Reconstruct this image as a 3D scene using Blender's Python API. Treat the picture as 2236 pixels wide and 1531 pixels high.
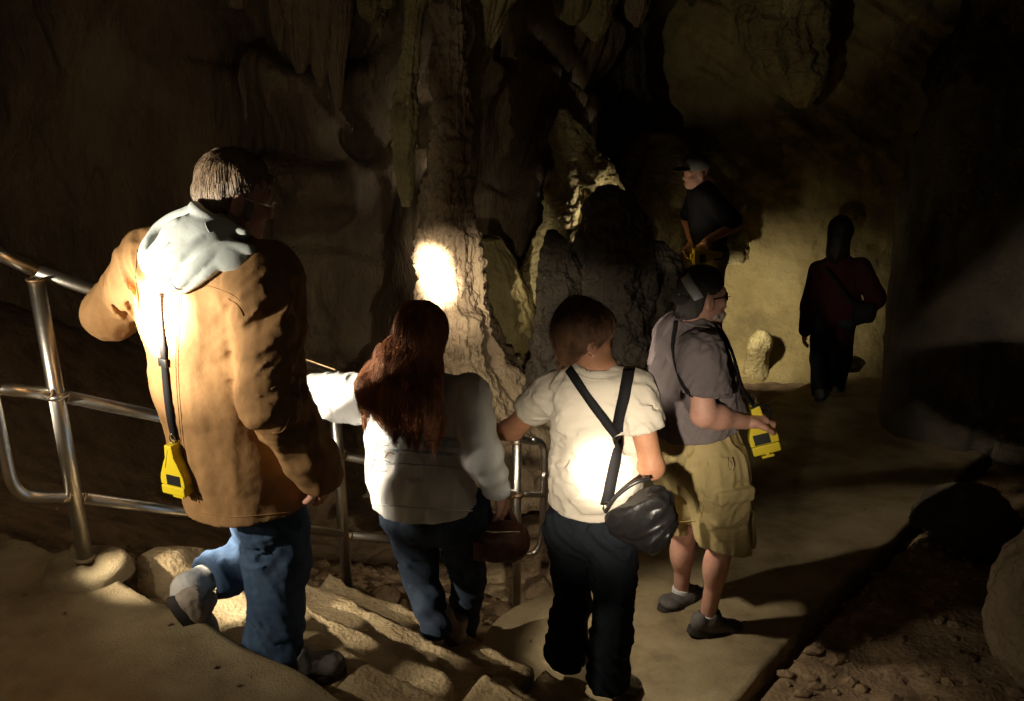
import bpy, bmesh, math, random
import numpy as np
from mathutils import Vector, Matrix
from mathutils.bvhtree import BVHTree
for o in list(bpy.data.objects): bpy.data.objects.remove(o)
S = bpy.context.scene
COL = S.collection
# ------------------------------------------------------------------ camera, world, exposure
PITCH = math.radians(20.7); FPX = 2170.0; CAMZ = 2.9
cam_d = bpy.data.cameras.new('camera'); cam = bpy.data.objects.new('camera', cam_d); COL.objects.link(cam)
cam_d.sensor_width = 36.0; cam_d.lens = FPX / 2236 * 36; cam_d.clip_start = 0.05; cam_d.clip_end = 100
cam.location = (0, 0, CAMZ); cam.rotation_euler = (math.pi / 2 - PITCH, 0, 0)
S.camera = cam
W = bpy.data.worlds.new('World'); S.world = W; W.use_nodes = True
bg = W.node_tree.nodes['Background']; bg.inputs[0].default_value = (0.52, 0.48, 0.46, 1); bg.inputs[1].default_value = 0.03
S.view_settings.view_transform = 'Standard'; S.view_settings.look = 'None'
S.view_settings.exposure = 0.0; S.view_settings.gamma = 1.0; S.view_settings.use_curve_mapping = False
S.render.engine = 'CYCLES'
S.cycles.use_denoising = True; S.cycles.use_light_tree = True; S.cycles.max_bounces = 4; S.cycles.diffuse_bounces = 3

def spot(name, loc, tgt, power, deg, blend=0.4, size=0.02, col=(1, .88, .70)):
    l = bpy.data.lights.new(name, 'SPOT'); l.energy = power; l.spot_size = math.radians(deg); l.spot_blend = blend
    l.shadow_soft_size = size; l.color = col
    o = bpy.data.objects.new(name, l); COL.objects.link(o); o.location = loc
    o.rotation_euler = (Vector(tgt) - Vector(loc)).to_track_quat('-Z', 'Y').to_euler()
    return o
def point(name, loc, power, size=0.03, col=(1, .86, .66)):
    l = bpy.data.lights.new(name, 'POINT'); l.energy = power; l.shadow_soft_size = size; l.color = col
    o = bpy.data.objects.new(name, l); COL.objects.link(o); o.location = loc
    return o

# pixel of the photograph + horizontal distance -> a place in the world (a measuring aid for laying things out)
CP, SP = math.cos(PITCH), math.sin(PITCH)
def ray(px, py):
    u = (px - 1118) / FPX; v = -(py - 765.5) / FPX
    return Vector((u, CP + v * SP, -SP + v * CP))
def P(px, py, D):
    r = ray(px, py); k = D / r.y
    return Vector((r.x * k, D, CAMZ + r.z * k))
def PZ(px, py, z):
    r = ray(px, py); k = (z - CAMZ) / r.z
    return Vector((r.x * k, r.y * k, z))

# ------------------------------------------------------------------ the visitors' hand lamps, plus unseen fill lights added
LA = (-1.98, 2.12, 1.98)
spot('lamp_beam_coat', LA, (-.95, 3.00, 1.72), 88, 92, 1.0, .025)
spot('lamp_beam_coat_core', LA, P(364, 715, 2.78), 330, 30, 1.0, .02)
spot('lamp_beam_coat_core_hot', LA, P(356, 690, 2.78), 5200, 13, 1.0, .02)
spot('lamp_beam_head', LA, (-.86, 2.86, 2.30), 110, 22, 1.0, .02)
spot('lamp_beam_sleeve', (-2.3, 3.0, 1.6), P(790, 900, 3.70), 440, 30, .9, .02)
spot('lamp_at_hip', P(350, 1085, 3.00), (-.30, 3.65, .40), 26, 92, .6, .02)
spot('lamp_beam_steps', (-2.0, 2.75, 1.45), (-.50, 3.52, .28), 190, 25, 1.0, .02)
point('fill_left', (-2.3, 1.9, 1.75), 6.5, .05)  # unseen fill added to lift the slab and the left side
LC = (-.10, 1.10, 1.92)
spot('lamp_beam_walker', LC, (.44, 3.5, 1.18), 118, 28, .9, .03)
spot('lamp_beam_walker_core', LC, P(1315, 1020, 3.3), 200, 20, 1.0, .02)
spot('lamp_beam_walker_core_hot', LC, P(1322, 1025, 3.3), 900, 8, 1.0, .02)
spot('lamp_beam_shorts', LC, (.84, 3.95, 1.15), 95, 22, .9, .03)
spot('fill_right', (.9, .9, 1.9), (1.9, 3.2, 0), 2.2, 60, 1.0, .05)  # unseen fill added so the dirt bank reads dimly
point('fill_mid', (-.3, .9, 1.9), .7, .05)  # weak unseen fill added near the camera
spot('lamp_of_walker', (.18, 3.84, 1.12), (.78, 3.72, -.05), 34, 72, .6, .03)
spot('fill_shirt_back', (.16, 3.84, 1.14), (.85, 4.02, 1.42), 12, 46, .9, .03)  # unseen fill added for the shadowed back of the grey shirt
spot('fill_rail_end', (.10, 4.05, 1.15), (-.15, 5.6, .25), 40, 84, .8, .03)  # unseen light added to brighten the rail end and column base
spot('fill_left_wall', (-1.0, 4.35, 1.35), (-2.6, 6.0, 1.35), 5, 150, .6, .03)  # unseen fill added to lift the left cave wall
spot('lamp_beam_column', (-.75, 4.15, 1.30), P(948, 578, 6.3), 6000, 9.5, 1.0, .02)
spot('lamp_beam_column_low', (-.75, 4.15, 1.30), P(966, 622, 6.3), 5000, 9, 1.0, .02)
spot('lamp_beam_column_halo', (-.75, 4.15, 1.30), P(980, 625, 6.3), 420, 24, 1.0, .02)
spot('lamp_beam_column_spill', (-.75, 4.15, 1.30), P(1060, 820, 6.4), 70, 38, 1.0, .02)
spot('lamp_beam_wall', (1.80, 8.10, .25), (2.45, 9.30, -.40), 62, 96, 1.0, .03)
spot('lamp_guide', (1.20, 7.30, .75), (.50, 7.75, 1.0), 60, 80, .8, .03)
spot('lamp_guide_glow', (1.12, 7.30, .72), (1.48, 7.9, 1.35), 5, 44, .8, .03)


# ------------------------------------------------------------------ materials
def mat(name, col, rough=0.8, metal=0.0, var=None, vscale=8, bump=0.0, bscale=40, stretch=(1, 1, 1), emit=0, spec=0.3,
        weave=0, sheen=0, detail=6, sss=0, bump2=None):
    m = bpy.data.materials.new(name); m.use_nodes = True; nt = m.node_tree; N = nt.nodes; L = nt.links
    b = N['Principled BSDF']; b.inputs['Roughness'].default_value = rough; b.inputs['Metallic'].default_value = metal
    b.inputs['Base Color'].default_value = (*col, 1); b.inputs['Specular IOR Level'].default_value = spec
    if sheen: b.inputs['Sheen Weight'].default_value = sheen
    if sss:
        b.inputs['Subsurface Weight'].default_value = sss; b.inputs['Subsurface Radius'].default_value = (.02, .008, .004)
        b.inputs['Subsurface Scale'].default_value = 1.0
    tc = N.new('ShaderNodeTexCoord'); mp = N.new('ShaderNodeMapping'); mp.inputs['Scale'].default_value = stretch
    L.new(tc.outputs['Object'], mp.inputs['Vector'])
    if var:
        t = N.new('ShaderNodeTexNoise'); t.inputs['Scale'].default_value = vscale; t.inputs['Detail'].default_value = detail
        t.inputs['Roughness'].default_value = 0.62
        L.new(mp.outputs[0], t.inputs['Vector'])
        r = N.new('ShaderNodeValToRGB'); L.new(t.outputs['Fac'], r.inputs[0])
        r.color_ramp.elements[0].position = 0.34; r.color_ramp.elements[0].color = (*var[0], 1)
        r.color_ramp.elements[1].position = 0.66; r.color_ramp.elements[1].color = (*var[-1], 1)
        if len(var) == 3:
            e = r.color_ramp.elements.new(0.5); e.color = (*var[1], 1)
        L.new(r.outputs[0], b.inputs['Base Color'])
    last = None
    if bump:
        t = N.new('ShaderNodeTexNoise'); t.inputs['Scale'].default_value = bscale; t.inputs['Detail'].default_value = 8
        t.inputs['Roughness'].default_value = 0.65
        L.new(mp.outputs[0], t.inputs['Vector'])
        bp = N.new('ShaderNodeBump'); bp.inputs['Strength'].default_value = 0.9; bp.inputs['Distance'].default_value = bump
        L.new(t.outputs['Fac'], bp.inputs['Height']); last = bp
    if bump2:
        t = N.new('ShaderNodeTexVoronoi'); t.inputs['Scale'].default_value = bump2[1]
        L.new(mp.outputs[0], t.inputs['Vector'])
        bp = N.new('ShaderNodeBump'); bp.inputs['Strength'].default_value = 0.8; bp.inputs['Distance'].default_value = bump2[0]
        L.new(t.outputs['Distance'], bp.inputs['Height'])
        if last: L.new(last.outputs[0], bp.inputs['Normal'])
        last = bp
    if weave:
        t = N.new('ShaderNodeTexNoise'); t.inputs['Scale'].default_value = 420; t.inputs['Detail'].default_value = 2
        L.new(tc.outputs['Object'], t.inputs['Vector'])
        bp = N.new('ShaderNodeBump'); bp.inputs['Strength'].default_value = 0.6; bp.inputs['Distance'].default_value = weave
        L.new(t.outputs['Fac'], bp.inputs['Height'])
        if last: L.new(last.outputs[0], bp.inputs['Normal'])
        last = bp
    if last: L.new(last.outputs[0], b.inputs['Normal'])
    if emit:
        b.inputs['Emission Color'].default_value = (*col, 1); b.inputs['Emission Strength'].default_value = emit
    return m
M = {}
M['rock'] = mat('cave_rock', (.3, .23, .14), .85, var=((.17, .125, .075), (.30, .225, .13), (.40, .31, .19)), vscale=1.6, bump=.06, bscale=9, spec=.4, bump2=(.010, 34))
M['rock_shade'] = mat('shade_darkened_rock', (.1, .08, .055), .6, var=((.05, .04, .028), (.10, .08, .055), (.15, .12, .08)), vscale=2.4, bump=.06, bscale=10, spec=.5, bump2=(.010, 34))  # rock colour darkened to stand in for unlit shade
M['rock_drip'] = mat('drip_rock', (.3, .23, .14), .7, var=((.15, .10, .06), (.28, .20, .115), (.41, .31, .18)), vscale=1.8, bump=.055, bscale=14, stretch=(1, 1, .22), spec=.45, bump2=(.008, 46))
M['rock_gold'] = mat('golden_flowstone', (.42, .33, .14), .7, var=((.27, .21, .09), (.43, .35, .15), (.55, .46, .22)), vscale=2.2, bump=.05, bscale=14, spec=.45, bump2=(.010, 30))
M['rock_smooth'] = mat('smooth_mud_wall', (.36, .28, .11), .8, var=((.22, .17, .07), (.36, .28, .11), (.44, .35, .15)), vscale=1.6, bump=.03, bscale=9, spec=.3, bump2=(.006, 26))
M['dirt'] = mat('cave_dirt', (.3, .2, .11), .95, var=((.17, .115, .065), (.28, .19, .11), (.36, .26, .15)), vscale=5, bump=.012, bscale=30, spec=.15, bump2=(.006, 45))
M['concrete'] = mat('worn_concrete', (.36, .28, .15), .85, var=((.19, .14, .075), (.33, .255, .14), (.42, .335, .195)), vscale=3.2, bump=.007, bscale=120, spec=.25, detail=12)
M['tread'] = mat('worn_step_stone', (.45, .33, .18), .85, var=((.36, .26, .14), (.48, .36, .20), (.56, .43, .25)), vscale=6, bump=.016, bscale=30, spec=.25, bump2=(.004, 60))
M['steel'] = mat('brushed_steel', (.74, .70, .63), .33, 1.0, var=((.62, .57, .48), (.80, .77, .70)), vscale=9, bump=.0005, bscale=90)
M['weld'] = mat('weld_scale', (.30, .2, .11), .5, .9, bump=.002, bscale=120)
M['skin'] = mat('skin', (.62, .33, .24), .55, var=((.56, .28, .20), (.66, .37, .27)), vscale=22, bump=.0008, bscale=160, sss=.12, spec=.35)
M['skin_tan'] = mat('tanned_skin', (.50, .24, .13), .5, var=((.46, .21, .115), (.54, .27, .15)), vscale=20, bump=.0008, bscale=160, sss=.12, spec=.35)
M['coat'] = mat('duck_canvas', (.33, .185, .075), .85, var=((.27, .15, .06), (.37, .21, .09)), vscale=9, bump=.004, bscale=16, weave=.0006, spec=.2)
M['hood'] = mat('grey_green_fleece', (.52, .58, .56), .95, bump=.002, bscale=30, weave=.001, sheen=.3, spec=.1)
M['denim'] = mat('denim', (.05, .09, .16), .9, var=((.038, .068, .125), (.075, .12, .20)), vscale=7, bump=.004, bscale=14, weave=.0008, spec=.15)
M['denim_dark'] = mat('dark_denim', (.035, .05, .08), .9, var=((.03, .04, .065), (.05, .07, .10)), vscale=8, bump=.004, bscale=14, weave=.0008, spec=.15)
M['black_pants'] = mat('black_trousers', (.02, .024, .03), .9, bump=.004, bscale=12, weave=.0006, spec=.15)
M['sweater'] = mat('white_sweatshirt', (.74, .74, .72), .95, var=((.68, .68, .66), (.78, .78, .76)), vscale=6, bump=.006, bscale=9, weave=.001, sheen=.3, spec=.1)
M['cream'] = mat('cream_jersey', (.62, .55, .44), .9, bump=.006, bscale=9, weave=.0006, spec=.15)
M['tee'] = mat('grey_jersey', (.18, .15, .145), .92, var=((.155, .128, .125), (.195, .16, .157)), vscale=7, bump=.006, bscale=9, weave=.0006, spec=.1)
M['khaki'] = mat('khaki_twill', (.42, .32, .14), .9, var=((.37, .28, .12), (.46, .36, .17)), vscale=7, bump=.006, bscale=14, weave=.0006, spec=.15)
M['black_shirt'] = mat('black_shirt', (.014, .014, .017), .9, bump=.006, bscale=9, weave=.0006, spec=.15)
M['maroon'] = mat('maroon_jacket', (.04, .009, .011), .9, bump=.006, bscale=8, spec=.1)
M['sock'] = mat('white_sock', (.72, .70, .66), .95, weave=.001, bump=.003, bscale=60, spec=.1)
M['shoe_tan'] = mat('worn_tan_shoe', (.34, .28, .22), .8, var=((.26, .20, .15), (.46, .39, .32)), vscale=18, bump=.002, bscale=60)
M['shoe_grey'] = mat('grey_shoe', (.10, .09, .08), .8, var=((.07, .065, .06), (.16, .145, .13)), vscale=16, bump=.002, bscale=60)
M['sole'] = mat('rubber_sole', (.05, .045, .04), .8, bump=.002, bscale=80)
M['black'] = mat('black_webbing', (.010, .009, .010), .8, weave=.0008, spec=.2)
M['plastic'] = mat('black_plastic', (.02, .02, .02), .35, spec=.5)
M['leather'] = mat('black_leather', (.02, .018, .018), .33, bump=.004, bscale=16, spec=.6)
M['brown_leather'] = mat('brown_leather', (.12, .045, .025), .42, var=((.09, .03, .018), (.17, .08, .04)), vscale=9, bump=.004, bscale=18, spec=.5)
M['yellow'] = mat('yellow_plastic', (.80, .62, .02), .42, bump=.0005, bscale=90, spec=.4)
M['hair_brown'] = mat('brown_hair', (.32, .23, .15), .45, var=((.21, .145, .09), (.46, .35, .24)), vscale=30, stretch=(1, 1, .3), spec=.5)
M['hair_red'] = mat('red_hair', (.44, .18, .085), .5, var=((.30, .115, .05), (.62, .30, .15)), vscale=26, stretch=(1, 1, .12), spec=.45)
M['hair_dark'] = mat('dark_hair', (.2, .1, .055), .5, var=((.11, .055, .03), (.36, .19, .10)), vscale=26, stretch=(1, 1, .3), spec=.4)
M['hair_black'] = mat('black_hair', (.015, .01, .008), .55, bump=.004, bscale=40, stretch=(1, 1, .2), spec=.3)
M['hair_grey'] = mat('grey_beard', (.30, .26, .22), .7, bump=.002, bscale=150)
M['cap'] = mat('charcoal_cap', (.075, .065, .06), .9, weave=.0008, spec=.15)
M['cap_light'] = mat('pale_cap_panel', (.50, .52, .50), .9, weave=.0008)
M['cap_green'] = mat('grey_green_cap', (.20, .22, .19), .9, weave=.0008)
M['chrome'] = mat('bright_metal', (.8, .76, .68), .2, 1.0)
M['lens'] = mat('lamp_lens', (1, .93, .78), .3, emit=14)
M['lens_off'] = mat('lamp_glass', (.55, .55, .5), .15, spec=.6)
M['print'] = mat('blue_grey_knit_print', (.5, .53, .56), .95, var=((.36, .40, .45), (.72, .72, .71)), vscale=34, spec=.1)
M['thread'] = mat('embroidery_thread', (.20, .14, .11), .9)
M['thread_red'] = mat('red_embroidery_thread', (.42, .12, .08), .9)
M['glasses'] = mat('dark_glasses', (.01, .01, .01), .15, spec=.6)

# ------------------------------------------------------------------ linking / tagging
def empty(name, loc, label=None, cat=None, group=None):
    o = bpy.data.objects.new(name, None); o.location = loc; o.empty_display_size = .1; COL.objects.link(o)
    if label: o['label'] = label
    if cat: o['category'] = cat
    if group: o['group'] = group
    return o
def tag(o, label=None, cat=None, group=None, kind=None):
    if label: o['label'] = label
    if cat: o['category'] = cat
    if group: o['group'] = group
    if kind: o['kind'] = kind
    return o
def org(o):
    v = Vector((0, 0, 0))
    while o is not None:
        v = v + Vector(o.location); o = o.parent
    return v
def link(name, verts, faces, m, parent=None, smooth=True, origin=None, label=None):
    """world-space verts; object origin at parent's origin / given origin"""
    verts = np.asarray(verts, dtype=np.float32)
    base = org(parent) if parent is not None else Vector((0, 0, 0))
    me = bpy.data.meshes.new(name)
    o = bpy.data.objects.new(name, me)
    off = Vector(origin) if origin is not None else base
    v = verts - np.array(off, dtype=np.float32)
    if isinstance(faces, np.ndarray) and faces.ndim == 2:
        nf, k = faces.shape
        me.vertices.add(len(v)); me.vertices.foreach_set('co', v.ravel())
        me.loops.add(nf * k); me.loops.foreach_set('vertex_index', faces.ravel().astype(np.int32))
        me.polygons.add(nf); me.polygons.foreach_set('loop_start', (np.arange(nf) * k).astype(np.int32))
        me.update(calc_edges=True); me.validate()
    else:
        me.from_pydata([tuple(q) for q in v], [], [tuple(f) for f in faces]); me.update()
    if smooth: me.polygons.foreach_set('use_smooth', [True] * len(me.polygons))
    me.materials.append(m)
    COL.objects.link(o); o.location = off - base
    if parent is not None: o.parent = parent
    if label: o['label'] = label
    return o
def join(*vf):
    V = []; F = []; n = 0
    for v, f in vf:
        v = np.asarray(v, dtype=np.float32).reshape(-1, 3)
        V.append(v)
        F += [tuple(int(i) + n for i in q) for q in f]
        n += len(v)
    return np.concatenate(V), F

# ------------------------------------------------------------------ numpy noise
def _h(ix, iy, iz, seed):
    n = (ix.astype(np.int64) * 374761393 + iy.astype(np.int64) * 668265263 + iz.astype(np.int64) * 2147483647 + seed * 1013904223) & 0xffffffff
    n = ((n ^ (n >> 13)) * 1274126177) & 0xffffffff
    n = (n ^ (n >> 16)) & 0xffff
    return n.astype(np.float32) / 32767.5 - 1.0
def noise(p, f=1.0, seed=0):
    p = np.asarray(p, dtype=np.float32)
    q = p * np.asarray(f, dtype=np.float32) + 100.37
    i = np.floor(q); t = q - i; i = i.astype(np.int64); t = t * t * (3 - 2 * t)
    x, y, z = i[..., 0], i[..., 1], i[..., 2]; tx, ty, tz = t[..., 0], t[..., 1], t[..., 2]
    def c(a, b, d): return _h(x + a, y + b, z + d, seed)
    x00 = c(0, 0, 0) * (1 - tx) + c(1, 0, 0) * tx; x10 = c(0, 1, 0) * (1 - tx) + c(1, 1, 0) * tx
    x01 = c(0, 0, 1) * (1 - tx) + c(1, 0, 1) * tx; x11 = c(0, 1, 1) * (1 - tx) + c(1, 1, 1) * tx
    return (x00 * (1 - ty) + x10 * ty) * (1 - tz) + (x01 * (1 - ty) + x11 * ty) * tz
def fbm(p, f=1.0, oct=4, seed=0, gain=.5):
    f = np.asarray(f, dtype=np.float32); s = 0; a = 1
    for k in range(oct):
        s = s + a * noise(p, f * 2.03 ** k, seed + k * 7); a *= gain
    return s
def ridge(p, f, oct=3, seed=0, gain=.5):
    f = np.asarray(f, dtype=np.float32); s = 0; a = 1
    for k in range(oct):
        s = s + a * (1 - 2 * np.abs(noise(p, f * 2.03 ** k, seed + k * 7))); a *= gain
    return s

# ------------------------------------------------------------------ distance-field modelling (bodies, clothes, rocks)
def A(v): return np.array(v, dtype=np.float32)
def surface_nets(v, org_, h):
    s = v < 0
    nx, ny, nz = v.shape
    cs = np.zeros((nx - 1, ny - 1, nz - 1), np.int8)
    for a in (0, 1):
        for b in (0, 1):
            for c in (0, 1): cs += s[a:nx - 1 + a, b:ny - 1 + b, c:nz - 1 + c]
    act = (cs > 0) & (cs < 8)
    I = np.argwhere(act); n = len(I)
    idx = -np.ones(act.shape, np.int64); idx[act] = np.arange(n)
    acc = np.zeros((n, 3), np.float32); cnt = np.zeros(n, np.float32)
    corners = [(a, b, c) for a in (0, 1) for b in (0, 1) for c in (0, 1)]
    for p in corners:
        for ax in range(3):
            if p[ax]: continue
            q = list(p); q[ax] = 1
            v0 = v[I[:, 0] + p[0], I[:, 1] + p[1], I[:, 2] + p[2]]; v1 = v[I[:, 0] + q[0], I[:, 1] + q[1], I[:, 2] + q[2]]
            m = (v0 < 0) != (v1 < 0)
            t = np.where(m, v0 / np.where(m, v0 - v1, 1), 0)
            pos = np.tile(A(p), (n, 1)); pos[:, ax] += t
            acc[m] += pos[m]; cnt[m] += 1
    V = (I + acc / cnt[:, None]) * h + org_
    F = []
    for ax in range(3):
        a1, a2 = (ax + 1) % 3, (ax + 2) % 3
        sl0 = [slice(None)] * 3; sl1 = [slice(None)] * 3
        sl0[ax] = slice(0, -1); sl1[ax] = slice(1, None)
        d = s[tuple(sl0)] != s[tuple(sl1)]
        E = np.argwhere(d)
        E = E[(E[:, a1] > 0) & (E[:, a2] > 0) & (E[:, a1] < v.shape[a1] - 1) & (E[:, a2] < v.shape[a2] - 1)]
        if not len(E): continue
        ins = s[E[:, 0], E[:, 1], E[:, 2]]
        def g(o1, o2):
            C = E.copy(); C[:, a1] -= o1; C[:, a2] -= o2
            return idx[C[:, 0], C[:, 1], C[:, 2]]
        q = np.stack([g(1, 1), g(0, 1), g(0, 0), g(1, 0)], 1)
        q[~ins] = q[~ins][:, ::-1]
        F.append(q)
    return V.astype(np.float32), np.concatenate(F).astype(np.int32)

class Field:
    def __init__(s, lo, hi, h=.008):
        s.h = h; s.lo = A(lo); n = np.ceil((A(hi) - s.lo) / h).astype(int) + 1
        s.n = n; s.v = np.full(n, 9.0, np.float32)
    def box(s, lo, hi):
        a = np.clip(np.floor((A(lo) - s.lo) / s.h).astype(int), 0, s.n - 1); b = np.clip(np.ceil((A(hi) - s.lo) / s.h).astype(int) + 1, 1, s.n)
        sl = tuple(slice(int(i), int(j)) for i, j in zip(a, b))
        g = np.meshgrid(*[s.lo[k] + s.h * np.arange(a[k], b[k], dtype=np.float32) for k in range(3)], indexing='ij')
        return sl, np.stack(g, -1)
    def _put(s, sl, d, k, sub=False):
        o = s.v[sl]
        if d.shape != o.shape: return
        if sub:
            d = -d
            hh = np.maximum(k - np.abs(o - d), 0) / max(k, 1e-6)
            s.v[sl] = np.maximum(o, d) + hh * hh * k / 4
        else:
            hh = np.maximum(k - np.abs(o - d), 0) / max(k, 1e-6)
            s.v[sl] = np.minimum(o, d) - hh * hh * k / 4
    def cap(s, a, b, ra, rb=None, k=.02, sub=False, side=None, fa=None, fb=None, fold=None):
        """tapered capsule; side = lateral axis with radii ra, rb, the other radii fa, fb"""
        rb = ra if rb is None else rb
        a = A(a); b = A(b); m = max(ra, rb, fa or 0, fb or 0) + k + .03
        sl, p = s.box(np.minimum(a, b) - m, np.maximum(a, b) + m)
        ab = b - a; L2 = float(ab @ ab) + 1e-9
        t = np.clip(((p - a) @ ab) / L2, 0, 1)
        q = p - a - t[..., None] * ab
        if side is None:
            d = np.linalg.norm(q, axis=-1) - (ra + (rb - ra) * t)
        else:
            sd = A(side); sd = sd / np.linalg.norm(sd)
            fa_ = ra if fa is None else fa; fb_ = rb if fb is None else fb
            rl = ra + (rb - ra) * t; rd = fa_ + (fb_ - fa_) * t
            u = q @ sd; w2 = np.maximum((q * q).sum(-1) - u * u, 0)
            k1 = np.sqrt((u / rl) ** 2 + w2 / rd ** 2); k2 = np.sqrt((u / rl ** 2) ** 2 + w2 / rd ** 4) + 1e-6
            d = k1 * (k1 - 1) / k2
        if fold:
            amp, fr, sd_ = fold
            d = d + amp * np.sin(t * math.sqrt(L2) * fr + 2.6 * noise(p, 9, sd_)) * (0.5 + .5 * noise(p, 7, sd_ + 3))
        s._put(sl, d, k, sub)
    def ell(s, c, r, ax=None, k=.02, sub=False):
        c = A(c); r = A(r); m = float(r.max()) + k + .02
        sl, p = s.box(c - m, c + m)
        q = p - c
        if ax is not None: q = q @ np.stack([A(x) / np.linalg.norm(A(x)) for x in ax], 1)
        k1 = np.linalg.norm(q / r, axis=-1); k2 = np.linalg.norm(q / r ** 2, axis=-1) + 1e-6
        s._put(sl, k1 * (k1 - 1) / k2, k, sub)
    def bx(s, c, half, ax, r=.005, k=.004, sub=False):
        c = A(c); half = A(half); m = float(np.linalg.norm(half)) + k + .02
        sl, p = s.box(c - m, c + m)
        q = (p - c) @ np.stack([A(x) / np.linalg.norm(A(x)) for x in ax], 1)
        w = np.abs(q) - half + r
        d = np.linalg.norm(np.maximum(w, 0), axis=-1) + np.minimum(w.max(-1), 0) - r
        s._put(sl, d, k, sub)
    def cut(s, p0, n, k=.004, near=None, rad=None):
        """remove what lies on the side of n (optionally only near a point)"""
        n = A(n) / np.linalg.norm(A(n))
        if near is None: sl, p = s.box(s.lo, s.lo + s.n * s.h)
        else: sl, p = s.box(A(near) - rad, A(near) + rad)
        d = (p - A(p0)) @ n
        if near is not None:
            dist = np.linalg.norm(p - A(near), axis=-1)
            d = np.where(dist < rad, d, -9)
        o = s.v[sl]
        hh = np.maximum(k - np.abs(o - d), 0) / k
        s.v[sl] = np.maximum(o, d) + hh * hh * k / 4
    def disp(s, fn, band=.05):
        m = np.abs(s.v) < band
        I = np.argwhere(m)
        p = I.astype(np.float32) * s.h + s.lo
        s.v[m] += fn(p)
    def blur(s, n=1):
        for _ in range(n):
            for ax in range(3):
                v = s.v; a = [slice(None)] * 3; b = [slice(None)] * 3; c = [slice(None)] * 3
                a[ax] = slice(0, -2); b[ax] = slice(1, -1); c[ax] = slice(2, None)
                w = v.copy(); w[tuple(b)] = .25 * v[tuple(a)] + .5 * v[tuple(b)] + .25 * v[tuple(c)]
                s.v = w
    def mesh(s):
        v = s.v
        v[0] = v[-1] = 1; v[:, 0] = v[:, -1] = 1; v[:, :, 0] = v[:, :, -1] = 1
        return surface_nets(v, s.lo, s.h)
def bvh(*objs):
    V = []; F = []; n = 0
    for o in objs:
        b = org(o)
        V += [b + q.co for q in o.data.vertices]; F += [[i + n for i in p.vertices] for p in o.data.polygons]; n = len(V)
    return BVHTree.FromPolygons(V, F)
def hit(px, py, tree, lift=.003):
    c, n, i, d = tree.ray_cast(Vector((0, 0, CAMZ)), ray(px, py).normalized())
    if c is None: return None, None
    if n.dot(ray(px, py)) > 0: n = -n
    return c + n * lift, n

# ------------------------------------------------------------------ sweeps and boxes
def catmull(pts, n=6):
    pts = [Vector(p) for p in pts]
    if len(pts) < 3: 
        return [pts[0].lerp(pts[-1], i / n) for i in range(n + 1)]
    out = []; q = [pts[0] * 2 - pts[1]] + pts + [pts[-1] * 2 - pts[-2]]
    for i in range(1, len(q) - 2):
        for j in range(n):
            t = j / n; a, b, c, d = q[i - 1], q[i], q[i + 1], q[i + 2]
            out.append(.5 * ((2 * b) + (c - a) * t + (2 * a - 5 * b + 4 * c - d) * t * t + (3 * b - a - 3 * c + d) * t ** 3))
    out.append(pts[-1]); return out
def tube(pts, r, seg=12, caps=True):
    pts = [Vector(p) for p in pts]; rs = r if isinstance(r, (list, tuple)) else [r] * len(pts)
    V = []; F = []; up = None
    for i, p in enumerate(pts):
        t = (pts[min(i + 1, len(pts) - 1)] - pts[max(i - 1, 0)]).normalized()
        if up is None:
            up = Vector((0, 0, 1)) if abs(t.z) < .9 else Vector((1, 0, 0))
        x = t.cross(up).normalized(); up = x.cross(t).normalized()
        for j in range(seg):
            a = 2 * math.pi * j / seg
            V.append(p + (x * math.cos(a) + up * math.sin(a)) * rs[i])
    for i in range(len(pts) - 1):
        for j in range(seg):
            k = (j + 1) % seg
            F.append((i * seg + j, i * seg + k, (i + 1) * seg + k, (i + 1) * seg + j))
    if caps:
        F.append(tuple(range(seg))[::-1]); F.append(tuple((len(pts) - 1) * seg + j for j in range(seg)))
    return np.array([tuple(v) for v in V], np.float32), F
def ribbon(pts, nrm, w, th=.0025):
    """flat strap of real thickness lying on a surface"""
    V = []; F = []
    n = len(pts)
    for i, p in enumerate(pts):
        t = (pts[min(i + 1, n - 1)] - pts[max(i - 1, 0)]).normalized(); N_ = nrm[i]; N_ = (N_ - t * N_.dot(t)).normalized(); sd = t.cross(N_).normalized()
        for a, b in ((-1, 0), (1, 0), (1, 1), (-1, 1)): V.append(p + sd * a * w / 2 + N_ * b * th)
    for i in range(n - 1):
        for j in range(4):
            k = (j + 1) % 4; F.append((i * 4 + j, i * 4 + k, i * 4 + 4 + k, i * 4 + 4 + j))
    F.append((3, 2, 1, 0)); F.append(tuple((n - 1) * 4 + j for j in range(4)))
    return np.array([tuple(v) for v in V], np.float32), F
def strap_on(pixels, tree, w, lift=.004, th=.0025, n=8, fallD=None):
    pts = []; nr = []
    path = catmull([Vector((a[0], a[1], 0)) for a in pixels], n)
    for q in path:
        c, nn = hit(q.x, q.y, tree, lift)
        if c is None:
            if not pts: continue
            D = pts[-1].y; c = P(q.x, q.y, D); nn = nr[-1]
        pts.append(c); nr.append(nn)
    for _ in range(4):
        pts = [pts[0]] + [(pts[i - 1] + pts[i] * 2 + pts[i + 1]) / 4 for i in range(1, len(pts) - 1)] + [pts[-1]]
        nr = [nr[0]] + [(nr[i - 1] + nr[i] * 2 + nr[i + 1]).normalized() for i in range(1, len(nr) - 1)] + [nr[-1]]
    pts = [p + q * .002 for p, q in zip(pts, nr)]
    return ribbon(pts, nr, w, th), pts, nr
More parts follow.
